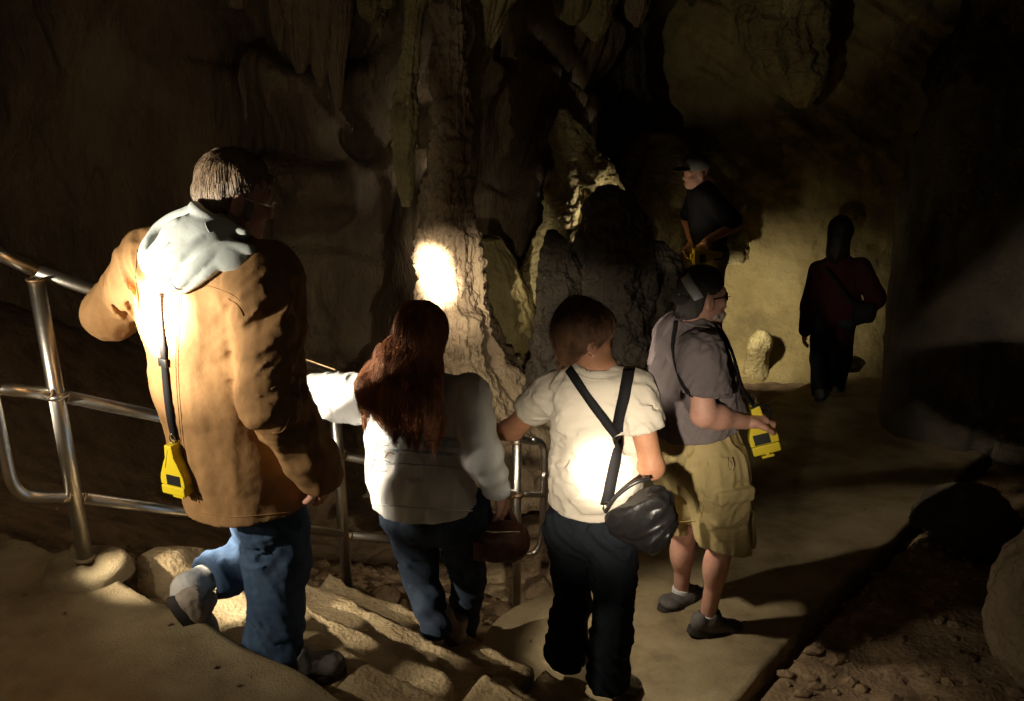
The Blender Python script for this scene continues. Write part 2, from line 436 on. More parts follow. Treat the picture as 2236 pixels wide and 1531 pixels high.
def box(c, half, ax, bev=.15):
    """chamfered box"""
    c = Vector(c); X, Y, Z = [Vector(a).normalized() for a in ax]; V = []
    hx, hy, hz = half; b = bev * min(half)
    bm = bmesh.new()
    bmesh.ops.create_cube(bm, size=2)
    for v in bm.verts: v.co = Vector((v.co.x * hx, v.co.y * hy, v.co.z * hz))
    bmesh.ops.bevel(bm, geom=list(bm.edges) + list(bm.verts), offset=b, segments=2, affect='EDGES', profile=.6)
    bm.verts.ensure_lookup_table()
    V = [c + X * v.co.x + Y * v.co.y + Z * v.co.z for v in bm.verts]; F = [tuple(v.index for v in f.verts) for f in bm.faces]
    bm.free(); return np.array([tuple(v) for v in V], np.float32), F
def prism(outline, half_t, c, X, Y, bev=.002):
    """outline (x,y) extruded along X x Y, edges bevelled"""
    bm = bmesh.new(); X = Vector(X).normalized(); Y = Vector(Y).normalized(); Z = X.cross(Y).normalized(); c = Vector(c)
    vs = [bm.verts.new((x, y, -half_t)) for x, y in outline]; f = bm.faces.new(vs)
    r = bmesh.ops.extrude_face_region(bm, geom=[f])
    for g in r['geom']:
        if isinstance(g, bmesh.types.BMVert): g.co.z = half_t
    bmesh.ops.recalc_face_normals(bm, faces=bm.faces)
    if bev: bmesh.ops.bevel(bm, geom=list(bm.edges), offset=bev, segments=2, affect='EDGES', profile=.6)
    bm.verts.index_update()
    V = [c + X * v.co.x + Y * v.co.y + Z * v.co.z for v in bm.verts]; F = [tuple(v.index for v in g.verts) for g in bm.faces]
    bm.free(); return np.array([tuple(v) for v in V], np.float32), F
# ================================================================== GROUND, STEPS, PATH
def sfn(x, y): return (x + 1.57) * .57 + (y - 3.15) * .82
def tfn(x, y): return (x + 1.57) * .82 - (y - 3.15) * .57
def sm(a, b, x):
    t = np.clip((x - a) / (b - a), 0, 1); return t * t * (3 - 2 * t)
EA = np.array([1.05, 3.556]); ED = np.array([.64, .775]); ED = ED / np.linalg.norm(ED)      # right edge of the path
EN = np.array([ED[1], -ED[0]])                                                               # points to the right of it
def path_z(x, y):
    return np.where(y > 4.2, -.135 * (y - 4.2), 0.0) * np.where(y > 4.2, 1, 0)
def terrain(x, y):
    s = sfn(x, y); t = tfn(x, y)
    zs = .58 - .60 * np.clip(s, -1.0, 1.1)
    zs = np.where(s < 0, .78, zs)
    zp = np.where(s > 1.15, path_z(x, y) - .03, zs)
    # bank beside and beyond the rail
    zb = .80 - .60 * np.clip(s, -.3, 2.6)
    zb = zb - .12 * sm(0, 1, -t)
    zb = np.where(s < 0, zb, zb)
    w = sm(-.05, .55, t) * (1 - 0 * t)
    w = np.where(s > 1.25, sm(.45, 1.0, t), w)
    z = zb * (1 - w) + zp * w
    far = sm(2.6, 4.2, s)
    z = z * (1 - far) + (path_z(x, y) - .06 - .1 * sm(0, 1.5, -t)) * far
    # beyond the rail the rock rises to the cave wall
    z = z + 1.1 * sm(1.2, 3.4, -t) ** 1.5
    # right of the path: dirt bank
    e = (x - EA[0]) * EN[0] + (y - EA[1]) * EN[1]
    z = z + np.where(e > 0, .03 + .20 * np.clip(e - .35, 0, 9) + .25 * sm(.9, 2.4, e), 0)
    z = np.where((s < .12) & (t > -.75) & (e < 0), np.minimum(z, .62), z)
    groove = np.exp(-((e - .028) / .035) ** 2) * (y < 7)
    z = z - .11 * groove
    p = np.stack([x, y, z * 0], -1)
    rough = np.where((e > 0.02), 1.0, 0) + np.where((t < .35) & (s > -.1), 1.0, 0) + .12
    rough = np.clip(rough, 0, 1); rough = np.where((s < .12) & (t > -.75), .2, rough)
    n = .05 * fbm(p, 1.6, 3, 11) + .022 * ridge(p, 5.0, 4, 12) + .006 * fbm(p, 30, 2, 14)
    gold = np.clip(fbm(p, 2.2, 2, 15), 0, 1)
    return z + rough * n * (.6 + .8 * gold) - .012 * rough
gx = np.arange(-5.2, 6.0, .028); gy = np.concatenate([np.arange(-.6, 7.5, .028), np.arange(7.5, 12.5, .06)])
X_, Y_ = np.meshgrid(gx, gy, indexing='ij'); Z_ = terrain(X_, Y_)
nx_, ny_ = X_.shape
ii = (np.arange(nx_ - 1)[:, None] * ny_ + np.arange(ny_ - 1)[None]).ravel()
Fg = np.stack([ii, ii + ny_, ii + ny_ + 1, ii + 1], 1)
ground = link('ground', np.stack([X_, Y_, Z_], -1).reshape(-1, 3), Fg, M['dirt'], origin=(0, 0, 0)); tag(ground, kind='structure')

# the path of the landing, a slab of its own, sloping away
def grid_slab(name, corners_fn, nu, nv, zfn, thick, m, parent=None, noise_amp=.004, seed=0, edge_amp=.0):
    u, v = np.meshgrid(np.linspace(0, 1, nu), np.linspace(0, 1, nv), indexing='ij')
    x, y = corners_fn(u, v)
    z = zfn(x, y); p = np.stack([x, y, z * 0], -1)
    z = z + noise_amp * fbm(p, 6, 4, seed)
    top = np.stack([x, y, z], -1).reshape(-1, 3)
    id_ = np.arange(nu * nv).reshape(nu, nv)
    F = np.stack([id_[:-1, :-1], id_[1:, :-1], id_[1:, 1:], id_[:-1, 1:]], -1).reshape(-1, 4)
    rim = list(id_[:, 0]) + list(id_[-1, 1:]) + list(id_[-2::-1, -1]) + list(id_[0, -2:0:-1])
    r = top[rim].copy(); V = [top]; F = F.tolist(); n = len(top)
    # rounded nose then riser
    cen = top.mean(0); lv = [(0, .0)] 
    prev = rim
    for (out, dz) in ((.006, -.010), (.008, -.03), (.004, -thick)):
        d = r[:, :2] - cen[:2]; d = d / (np.linalg.norm(d, axis=1)[:, None] + 1e-6)
        q = r.copy(); q[:, :2] += d * out; q[:, 2] += dz
        q += (noise_amp * 1.5 + edge_amp) * np.stack([noise(q, 14, seed + 3), noise(q, 14, seed + 4), 0 * q[:, 0]], 1)
        V.append(q); cur = [n + i for i in range(len(q))]; n += len(q)
        for i in range(len(q)):
            j = (i + 1) % len(q); F.append([prev[i], cur[i], cur[j], prev[j]])
        prev = cur
    V = np.concatenate(V)
    o = link(name, V, np.array(F, np.int32), m, parent, origin=None if parent else tuple(cen))
    bm = bmesh.new(); bm.from_mesh(o.data); bmesh.ops.recalc_face_normals(bm, faces=bm.faces); bm.to_mesh(o.data); bm.free()
    for p_ in o.data.polygons: p_.use_smooth = True
    return o
def pathc(u, v):
    # u along the right edge, v leftwards
    a = -1.3 + u * 7.6; w = 2.25 - .5 * sm(.25, .6, u)
    # left boundary: never up into the steps
    x = EA[0] + ED[0] * a - EN[0] * v * w; y = EA[1] + ED[1] * a - EN[1] * v * w
    s = sfn(x, y); t = tfn(x, y)
    x = x + np.clip(.80 + .05 * np.sin(s * 7) - t, 0, 3) * .82 * (s > 1.1) * sm(3.6, 3.0, s); y = y - np.clip(.80 + .05 * np.sin(s * 7) - t, 0, 3) * .57 * (s > 1.1) * sm(3.6, 3.0, s)
    s = sfn(x, y); t = tfn(x, y)
    push = np.clip(1.02 + .04 * np.sin(t * 9) - s, 0, 2) * 1.0
    x = x + .57 * push; y = y + .82 * push
    wob = (1 - np.clip(v * 6, 0, 1)) * .02 * fbm(np.stack([a, v * 0, v * 0], -1), 1.6, 3, 5)
    return x + EN[0] * wob, y + EN[1] * wob
path = grid_slab('path', pathc, 220, 70, lambda x, y: path_z(x, y) + .012, .14, M['concrete'], noise_amp=.006, seed=21)
tag(path, kind='structure')

# the concrete landing the rail post stands in (foreground)
G0 = np.array([-1.57, 3.15]); A0 = np.array([.57, .82]); B0 = np.array([.82, -.57])     # descent, across
def slabc(u, v):
    t = -.62 + u * 4.2; s = -1.7 + 1.70 * v
    s = s + .03 * np.sin(t * 2.0) * v + np.where(v > .98, .012 * np.sin(t * 13), 0) - .16 * np.clip(-t - .25, 0, 1) * v
    return G0[0] + A0[0] * s + B0[0] * t, G0[1] + A0[1] * s + B0[1] * t
slab = grid_slab('landing_slab', slabc, 150, 80, lambda x, y: 0 * x + .85 - .03 * sm(-.2, -1.5, sfn(x, y)) * 0, .20, M['concrete'], noise_amp=.005, seed=33, edge_amp=.006)
tag(slab, 'broad worn concrete landing at the top of the steps, in the left foreground', 'landing')
col_v, col_f = [], []
# raised round collar round the post
cr = empty('post_collar', (-1.57, 3.15, .85), 'round raised concrete collar the first rail post stands in', 'collar')
prof = [(.150, -.02), (.142, .018), (.132, .036), (.112, .045), (.07, .047), (.045, .045), (.03, .038)]
V = []; F = []
for k, (r, z) in enumerate(prof):
    for j in range(40):
        a = 2 * math.pi * j / 40; rr = r * (1 + .06 * math.sin(2 * a + 1) + .03 * math.sin(5 * a))
        V.append((-1.56 + rr * math.cos(a), 3.13 + rr * math.sin(a), .85 + z * (1 + .15 * math.sin(3 * a))))
for k in range(len(prof) - 1):
    for j in range(40):
        m_ = (j + 1) % 40; F.append((k * 40 + j, k * 40 + m_, (k + 1) * 40 + m_, (k + 1) * 40 + j))
link('collar_ring', V, F, M['concrete'], cr)

stair = empty('stone_staircase', (-.9, 3.4, 0), 'short flight of rough worn stone steps descending from the landing slab', 'steps')
treads = [(.00, .34, .675), (.31, .63, .50), (.60, .93, .325), (.90, 1.20, .155)]
rs_ = random.Random(11)
for k, (s0, s1, z) in enumerate(treads):
    cuts = [.08 + .08 * math.sin(k * 2.1)]
    while cuts[-1] < 3.0 - .1 * k: cuts.append(cuts[-1] + rs_.uniform(.55, 1.5))
    for b in range(len(cuts) - 1):
        t0, t1 = cuts[b] + .006, cuts[b + 1] - .006; skew = rs_.uniform(-.14, .14); so_ = rs_.uniform(-.06, .05); dz_ = rs_.uniform(-.028, .022); tx_ = rs_.uniform(-.025, .025); ty_ = rs_.uniform(-.01, .04); sd_ = rs_.randint(0, 999)
        def tc(u, v):
            t = t0 + (t1 - t0) * u + skew * (v - .5) * (1 - 0 * u); s = s0 - .05 + (s1 + so_ - s0 + .05) * v
            fan = .10 * (k + 1) * sm(.2, 3, t) * -.35
            q = np.stack([t, v * 0 + sd_ * .37, v * 0], -1)
            s = s + (.038 * ridge(q, 2.6, 4, sd_)) * np.clip(v - .4, 0, 1) * 1.7 + fan
            t = t + .012 * noise(np.stack([v * .4 + sd_, u * 0, u * 0], -1), 9, sd_) * (2 * u - 1)
            return G0[0] + A0[0] * s + B0[0] * t, G0[1] + A0[1] * s + B0[1] * t
        tm = (t0 + t1) / 2; sm_ = (s0 + s1) / 2
        grid_slab('step_stone', tc, 46, 26, lambda x, y: z + dz_ + tx_ * (tfn(x, y) - tm) - ty_ * (sfn(x, y) - sm_) + .014 * ridge(np.stack([x, y, 0 * x], -1), 3.6, 4, sd_), .22, M['tread'], stair, noise_amp=.007, seed=sd_, edge_amp=.010)

# rocks: individually shaped, mossless limestone lumps
def rock(name, c, r, m, seed, label=None, cat=None, group=None, kind=None, parent=None, sub=4, rot=0, amp=.22, squ=None):
    bm = bmesh.new(); bmesh.ops.create_icosphere(bm, subdivisions=sub, radius=1)
    v = np.array([tuple(q.co) for q in bm.verts], np.float32); F = [tuple(q.index for q in f.verts) for f in bm.faces]; bm.free()
    rng = random.Random(seed)
    # planar chips
    for i in range(9):
        n = np.array([rng.gauss(0, 1), rng.gauss(0, 1), rng.gauss(0, .8)]); n /= np.linalg.norm(n); h = rng.uniform(.62, .86)
        d = v @ n - h; v = v - np.clip(d, 0, 9)[:, None] * n * .85
    v = v * (1 + amp * .6 * fbm(v + seed * 3.1, 1.6, 4, seed)[:, None] * .5 + .03 * ridge(v + seed, 7, 2, seed)[:, None])
    ca, sa = math.cos(rot), math.sin(rot)
    v = v * np.array(r); v = np.stack([v[:, 0] * ca - v[:, 1] * sa, v[:, 0] * sa + v[:, 1] * ca, v[:, 2]], 1) + np.array(c)
    o = link(name, v, F, m, parent, origin=None if parent else tuple(c)); tag(o, label, cat, group, kind); return o
rng = random.Random(4)
def tz(x, y): return float(terrain(np.array([[x]]), np.array([[y]]))[0, 0])
rk = [ # px, py, rx, ry, rz, material, label
 (372, 1262, .17, .13, .13, 'tread', 'pale rounded rock knob between the landing slab and the upper steps'),
 (700, 1345, .16, .10, .07, 'dirt', 'flat dull rock by the foot of the second rail post'),
 (838, 1235, .20, .12, .08, 'dirt', 'low brown rock seen under the bottom rail behind the long-haired walker'),
 (1085, 1260, .13, .10, .07, 'tread', 'pale flat-topped rock just left of the last rail post'),
 (1085, 1300, .12, .08, .06, 'tread', 'small pale rock slab below the flat-topped one, left of the last rail post'),
 (1175, 1290, .16, .12, .08, 'dirt', 'broad brown rock right of the last rail post'),
 (1165, 1200, .14, .10, .08, 'dirt', 'brown rock under the bent end of the handrail'),
 (1225, 1215, .10, .09, .12, 'rock', 'upright dark rock beside the trouser leg of the short-haired walker'),
 (1100, 1345, .10, .08, .05, 'dirt', 'small grey-brown rock in the dirt in front of the last rail post'),
 (1180, 1345, .12, .08, .04, 'dirt', 'flat brown rock at the side of the lowest step'),
 (840, 1310, .12, .09, .05, 'dirt', 'small brown rock right of the second rail post'),
 (1640, 1475, .06, .045, .025, 'rock', 'small dark stone at the near end of the crack along the path'),
 (1810, 1440, .14, .05, .035, 'dirt', 'long low stone half sunk in the dark dirt bank'),
 (1950, 1330, .12, .09, .05, 'dirt', 'low lump of dirt-covered rock on the dark bank'),
]
def ground_at(px, py):
    r = ray(px, py); k = 1.5
    while k < 14:
        q = Vector((0, 0, CAMZ)) + r * k
        if q.z < tz(q.x, q.y): return q
        k += .02
    return Vector((0, 0, CAMZ)) + r * 8
for i, (px, py, a, b, c, mm, lb) in enumerate(rk):
    q = ground_at(px, py) if i else P(372, 1262, 3.32)
    rock('rock', (q.x, q.y, q.z + (0 if i else .0)), (a, b, c), M[mm], 100 + i, lb, 'rock', sub=4, rot=rng.uniform(0, 3))
# loose small stones, too many to count
V = []; F = []; n = 0
bm = bmesh.new(); bmesh.ops.create_icosphere(bm, subdivisions=1, radius=1)
iv = np.array([tuple(q.co) for q in bm.verts]); iF = [tuple(q.index for q in f.verts) for f in bm.faces]; bm.free()
xs = []
for i in range(2600):
    if i % 5 < 3:
        t = rng.uniform(-.9, .5); s = rng.uniform(-.1, 3.4); x = G0[0] + A0[0] * s + B0[0] * t; y = G0[1] + A0[1] * s + B0[1] * t
    else:
        e = abs(rng.gauss(0, .8)) + .06; a = rng.uniform(-1, 4); x = EA[0] + ED[0] * a + EN[0] * e; y = EA[1] + ED[1] * a + EN[1] * e
    xs.append((x, y))
xs = np.array(xs); zz = terrain(xs[:, :1], xs[:, 1:])[:, 0]
for (x, y), z in zip(xs, zz):
    r = min(.035, .006 * math.exp(rng.expovariate(1.4))); q = iv * np.array([r * rng.uniform(.8, 1.6), r, r * .6]) * (1 + .25 * np.array([[rng.uniform(-1, 1)] for _ in iv]))
    V.append(q + np.array([x, y, z + r * .15])); F += [tuple(j + n for j in f) for f in iF]; n += len(iv)
for i in range(420):
    if i % 2: t = rng.uniform(-.4, 2.6); s = rng.uniform(-1.2, -.02); z = .857
    else: t = rng.uniform(.95, 3.0); s = rng.uniform(1.25, 4.2); z = None
    x = G0[0] + A0[0] * s + B0[0] * t; y = G0[1] + A0[1] * s + B0[1] * t
    if z is None: z = float(path_z(np.array(x), np.array(y))) + .018
    r = .0022 * math.exp(rng.expovariate(2.0)); r = min(r, .012)
    V.append(iv * np.array([r * 1.3, r, r * .6]) * (1 + .25 * np.array([[rng.uniform(-1, 1)] for _ in iv])) + np.array([x, y, z])); F += [tuple(j + n for j in f) for f in iF]; n += len(iv)
g = link('gravel', np.concatenate(V), F, M['dirt'], origin=(0, 0, 0), smooth=False); tag(g, 'loose small stones scattered over the rubble beside the steps and on the dirt bank', 'gravel', kind='stuff')

# ================================================================== CAVE WALLS
def wall(name, plan, z0, z1, du, dz, m, fl=.05, big=.3, seed=0, zlean=0.0, extra=None, flute=(3.2, .35), ovr=None, struct=True):
    pts = [Vector((a, b, 0)) for a, b in plan]; c = catmull(pts, 40)
    L = [0.0]
    for i in range(1, len(c)): L.append(L[-1] + (c[i] - c[i - 1]).length)
    n = int(L[-1] / du) + 2; us = np.linspace(0, L[-1], n)
    cx = np.interp(us, L, [p.x for p in c]); cy = np.interp(us, L, [p.y for p in c])
    tx = np.gradient(cx); ty = np.gradient(cy); l = np.hypot(tx, ty); nx = -ty / l; ny = tx / l
    # face the camera
    fl_ = np.sign((0 - cx) * nx + (2.5 - cy) * ny); nx *= fl_; ny *= fl_
    zz = np.arange(z0, z1 + dz, dz); m_ = len(zz)
    U, Zg = np.meshgrid(us, zz, indexing='ij')
    NX = np.repeat(nx[:, None], m_, 1); NY = np.repeat(ny[:, None], m_, 1)
    X = np.repeat(cx[:, None], m_, 1); Y = np.repeat(cy[:, None], m_, 1)
    q = np.stack([X, Y, Zg], -1)
    warp = .25 * fbm(q, 1.1, 2, seed + 50)
    d = big * fbm(q, (.75, .75, .6), 3, seed)
    pf = np.stack([X + warp, Y + warp, Zg], -1)
    mask = np.clip(.55 + .9 * noise(q, .9, seed + 60), .08, 1.3)
    d = d + mask * (fl * ridge(pf, (flute[0], flute[0], flute[1]), 3, seed + 1, .55) + fl * .45 * ridge(pf, (flute[0] * 3.1, flute[0] * 3.1, flute[1] * 2.2), 2, seed + 2))
    # hanging ledges: sawtooth in height so draperies end in ragged tips
    hz = Zg * 1.15 + 1.2 * noise(q, (.9, .9, .25), seed + 8) + .35 * noise(q, (4.2, 4.2, .5), seed + 9)
    saw = hz - np.floor(hz)
    d = d + fl * 3.2 * np.power(saw, 1.6) * np.clip(1 - np.power(saw, 14), 0, 1) * mask
    d = d + mask * .014 * fl / .08 * ridge(pf, (15, 15, 1.5), 2, seed + 14)
    d = d + .012 * fbm(q, 14, 3, seed + 4) + .02 * fbm(q, 5, 2, seed + 5)
    d = d + zlean * (Zg - z0)
    if extra is not None: d = d + extra(X, Y, Zg, U)
    V = np.stack([X + NX * d, Y + NY * d, Zg + .3 * d * 0], -1).reshape(-1, 3)
    i2 = (np.arange(n - 1)[:, None] * m_ + np.arange(m_ - 1)[None]).ravel()
    F = np.stack([i2, i2 + m_, i2 + m_ + 1, i2 + 1], 1)
    o = link(name, V, F, m, origin=(float(cx.mean()), float(cy.mean()), 0)); tag(o, kind='structure'); return o
wall('cave_wall', [(-4.4, .5), (-4.6, 3.0), (-4.4, 5.2), (-3.4, 6.9), (-2.2, 7.5), (-1.2, 7.6), (-.3, 8.2), (.4, 9.6), (.9, 10.6)], -1.2, 3.7, .022, .022, M['rock_drip'], fl=.085, big=.35, seed=3, zlean=.10, flute=(3.4, .38))
def chamber(X, Y, Z, U):
    up_ = sm(.2, 2.6, Z + .35 * (2.6 - X))
    q = np.stack([X, Y, Z], -1)
    return .75 * np.exp(-(Z + .55) / .45) * sm(.8, 1.6, X) + up_ * (.07 * ridge(q @ A([[.85, 0, .5], [0, 1, 0], [-.5, 0, .85]]), (1.2, 2, 4.5), 3, 77) + .10 * fbm(q, 2, 3, 78))
wall('cave_wall', [(.2, 11.4), (.9, 10.2), (1.5, 9.75), (2.2, 9.6), (3.1, 9.4), (3.9, 9.2)], -1.2, 3.7, .022, .022, M['rock_smooth'], fl=.010, big=.10, seed=13, zlean=.02, extra=chamber)
wall('cave_wall', [(-.6, 11.8), (.3, 10.9), (.9, 10.5), (1.6, 10.2)], -1, 3.7, .03, .03, M['rock_drip'], fl=.08, big=.3, seed=23, zlean=.10)
def rext(X, Y, Z, U): return .0 * X
wall('cave_wall', [(4.3, 9.8), (3.85, 8.9), (3.5, 7.9), (3.55, 6.9), (3.9, 5.6), (4.0, 4.4), (3.7, 2.9), (3.5, 1.2), (3.4, -.2)], -.8, 3.7, .028, .028, M['rock_shade'], fl=.05, big=.28, seed=33, zlean=.06, flute=(2.2, .9))
# ceiling: rough, with the walls running up into it
cx_, cy_ = np.meshgrid(np.arange(-5.4, 5.6, .06), np.arange(-.6, 12.4, .06), indexing='ij'); q = np.stack([cx_, cy_, 0 * cx_], -1)
cz = 3.55 - .35 * fbm(q, .8, 3, 70) - .12 * np.clip(ridge(q, 2.6, 3, 71), 0, 2) - .35 * sm(5, 9, cy_)
n_, m_ = cx_.shape; i2 = (np.arange(n_ - 1)[:, None] * m_ + np.arange(m_ - 1)[None]).ravel()
cl = link('cave_ceiling', np.stack([cx_, cy_, cz], -1).reshape(-1, 3), np.stack([i2, i2 + 1, i2 + m_ + 1, i2 + m_], 1), M['rock'], origin=(0, 0, 3.5)); tag(cl, kind='structure')

# ================================================================== FORMATIONS
def formation(name, pts, m, label, cat, seed=0, flute=.05, nflute=14, lump=.08, group=None, fine=.010, seg=140, rings=220, squash=1.0, parent=None):
    """pts: list of (centre, radius); a lofted, fluted, lumpy dripstone body"""
    cs = [Vector(p[0]) for p in pts]; rs = [p[1] for p in pts]
    n = len(pts); c = catmull(cs, 24); k = len(c)
    tt = np.linspace(0, n - 1, k); rr = np.interp(tt, range(n), rs)
    # arc length
    L = [0.0]
    for i in range(1, k): L.append(L[-1] + (c[i] - c[i - 1]).length)
    us = np.linspace(0, L[-1], rings)
    C = np.stack([np.interp(us, L, [p[j] for p in c]) for j in range(3)], 1); R = np.interp(us, L, rr)
    R = np.convolve(np.pad(R, 5, mode='edge'), np.ones(11) / 11, 'valid')
    a = np.linspace(0, 2 * np.pi, seg, endpoint=False)
    Z = C[:, 2][:, None] + 0 * a[None]
    dirx = np.cos(a)[None] + 0 * Z; diry = np.sin(a)[None] + 0 * Z
    p = np.stack([C[:, 0][:, None] + R[:, None] * dirx, C[:, 1][:, None] + R[:, None] * diry, Z], -1)
    fr = flute * R[:, None] * ridge(np.stack([dirx * nflute / 6.28, diry * nflute / 6.28, Z * .45 + seed], -1), 1.0, 3, seed)
    lp = lump * R[:, None] * 2 * fbm(p, (2.2, 2.2, 1.5), 3, seed + 1)
    lg = .35 * lump * R[:, None] * ridge(p, (3.5, 3.5, 8), 2, seed + 5)
    fn = fine * fbm(p, 16, 3, seed + 2)
    d = R[:, None] + fr + lp + fn + lg
    V = np.stack([C[:, 0][:, None] + d * dirx, C[:, 1][:, None] + d * diry * squash, Z + .3 * fn], -1)
    V = V.reshape(-1, 3); idx = np.arange(rings * seg).reshape(rings, seg); nx = np.roll(idx, -1, 1)
    F = np.stack([idx[:-1], nx[:-1], nx[1:], idx[1:]], -1).reshape(-1, 4).tolist()
    n0 = len(V); V = np.vstack([V, C[:1], C[-1:]])
    for j in range(seg):
        F.append([n0, int(nx[0, j]), int(idx[0, j])]); F.append([n0 + 1, int(idx[-1, j]), int(nx[-1, j])])
    o = link(name, V, F, m, parent, origin=tuple(C[0]) if parent is None else None)
    bm = bmesh.new(); bm.from_mesh(o.data); bmesh.ops.recalc_face_normals(bm, faces=bm.faces); bm.to_mesh(o.data); bm.free()
    for q in o.data.polygons: q.use_smooth = True
    if label: tag(o, label, cat, group)
    return o
def fp(px, py, D, rpx):
    q = P(px, py, D); dep = (D * CP + (CAMZ - q.z) * SP); return (q, rpx / FPX * dep)
# the great column
formation('dripstone_column', [fp(1020, 1010, 6.3, 200), fp(1015, 900, 6.35, 170), fp(998, 780, 6.4, 128), fp(992, 640, 6.4, 60), fp(984, 520, 6.4, 52), fp(980, 430, 6.4, 48), fp(985, 330, 6.4, 38), fp(985, 230, 6.4, 31), fp(985, 110, 6.4, 27), fp(982, -20, 6.4, 30), fp(982, -120, 6.4, 50)],
          M['rock_drip'], 'tall fluted dripstone column with the blinding white light spot on it', 'column', seed=5, flute=.16, nflute=15, lump=.17, rings=460, seg=300, fine=.032)
formation('flowstone_pipe', [fp(888, 450, 6.6, 7), fp(885, 400, 6.6, 15), fp(882, 340, 6.6, 18), fp(885, 250, 6.6, 30), fp(890, 170, 6.6, 30), fp(900, 80, 6.6, 20), fp(915, -40, 6.6, 34)],
          M['rock_gold'], 'slim yellowish dripstone strand left of the great column', 'dripstone', seed=15, flute=.12, lump=.25)
formation('flowstone_pipe', [fp(1035, 260, 6.7, 8), fp(1030, 190, 6.7, 20), fp(1045, 130, 6.7, 26), fp(1062, 70, 6.7, 34), fp(1075, -40, 6.7, 50)],
          M['rock_gold'], 'short hanging yellowish dripstone right of the great column, near the top', 'dripstone', seed=16, flute=.2, lump=.25)
formation('flowstone_mound', [fp(1120, 1000, 7.2, 200), fp(1110, 860, 7.2, 140), fp(1085, 720, 7.2, 95), fp(1075, 600, 7.2, 62), fp(1062, 520, 7.2, 30)],
          M['rock_smooth'], 'smooth yellowish flowstone mound leaning on the right side of the great column', 'flowstone', seed=17, flute=.05, lump=.08)
# centre pillars
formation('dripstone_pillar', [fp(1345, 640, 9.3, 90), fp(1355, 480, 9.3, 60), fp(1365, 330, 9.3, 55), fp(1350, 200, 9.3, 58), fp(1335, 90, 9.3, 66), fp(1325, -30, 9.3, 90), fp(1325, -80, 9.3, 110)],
          M['rock_shade'], 'broad dark pillar rising behind the guide to the cave roof', 'pillar', seed=25, flute=.10, lump=.16)
formation('popcorn_stalagmite', [fp(1245, 660, 7.6, 78), fp(1248, 540, 7.6, 66), fp(1262, 440, 7.6, 66), fp(1262, 370, 7.6, 62), fp(1240, 310, 7.6, 40), fp(1232, 270, 7.6, 22), fp(1228, 240, 7.6, 5)],
          M['rock_gold'], 'knobbly golden stalagmite with a pointed tip right of the dark gap', 'stalagmite', seed=26, flute=.10, lump=.34, fine=.022)
formation('popcorn_stalagmite', [fp(1318, 560, 7.9, 56), fp(1315, 460, 7.9, 42), fp(1312, 390, 7.9, 30), fp(1305, 345, 7.9, 14)],
          M['rock_gold'], 'shorter knobbly golden stalagmite just behind the pointed one', 'stalagmite', seed=27, flute=.12, lump=.30, fine=.02)
formation('flowstone_boss', [fp(1440, 640, 8.9, 110), fp(1440, 540, 8.9, 105), fp(1440, 430, 8.9, 98), fp(1440, 340, 8.9, 75), fp(1438, 295, 8.9, 30)],
          M['rock_gold'], 'rounded golden flowstone boss left of the guide in the cap', 'flowstone', seed=28, flute=.06, lump=.14, fine=.015)
formation('flowstone_boss', [fp(1565, 560, 9.1, 52), fp(1562, 440, 9.1, 50), fp(1560, 370, 9.1, 40), fp(1555, 335, 8.95, 20)],
          M['rock_gold'], 'lower golden flowstone boss behind the back of the guide in the cap', 'flowstone', seed=29, flute=.06, lump=.14, fine=.015)
# foreground silhouettes in the middle distance
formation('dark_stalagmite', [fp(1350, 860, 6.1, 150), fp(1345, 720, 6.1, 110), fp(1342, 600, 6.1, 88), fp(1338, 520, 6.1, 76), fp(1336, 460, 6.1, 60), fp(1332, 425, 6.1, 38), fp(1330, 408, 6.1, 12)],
          M['rock_shade'], 'dark blunt stalagmite standing behind the short-haired walker', 'stalagmite', seed=31, flute=.08, lump=.16, fine=.02)
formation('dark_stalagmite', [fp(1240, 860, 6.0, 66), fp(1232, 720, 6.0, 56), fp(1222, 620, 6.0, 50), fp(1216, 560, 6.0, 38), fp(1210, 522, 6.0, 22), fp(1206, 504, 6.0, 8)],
          M['rock_shade'], 'low dark stalagmite left of the blunt one, with a ragged top', 'stalagmite', seed=32, flute=.10, lump=.24, fine=.022)
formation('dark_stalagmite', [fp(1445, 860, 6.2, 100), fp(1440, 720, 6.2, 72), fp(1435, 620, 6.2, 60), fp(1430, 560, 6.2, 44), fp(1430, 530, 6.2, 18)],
          M['rock_shade'], 'low dark stalagmite between the blunt one and the man in the grey shirt', 'stalagmite', seed=33, flute=.10, lump=.24, fine=.022)
# upper right pillar
formation('dripstone_pillar', [fp(1750, 235, 9.1, 14), fp(1742, 205, 9.1, 50), fp(1735, 160, 9.1, 78), fp(1720, 90, 9.1, 80), fp(1720, 20, 9.1, 84), fp(1725, -70, 9.1, 110)],
          M['rock_gold'], 'golden hanging pillar at the upper right, high above the silhouetted walker', 'pillar', seed=41, flute=.12, lump=.22, fine=.02)
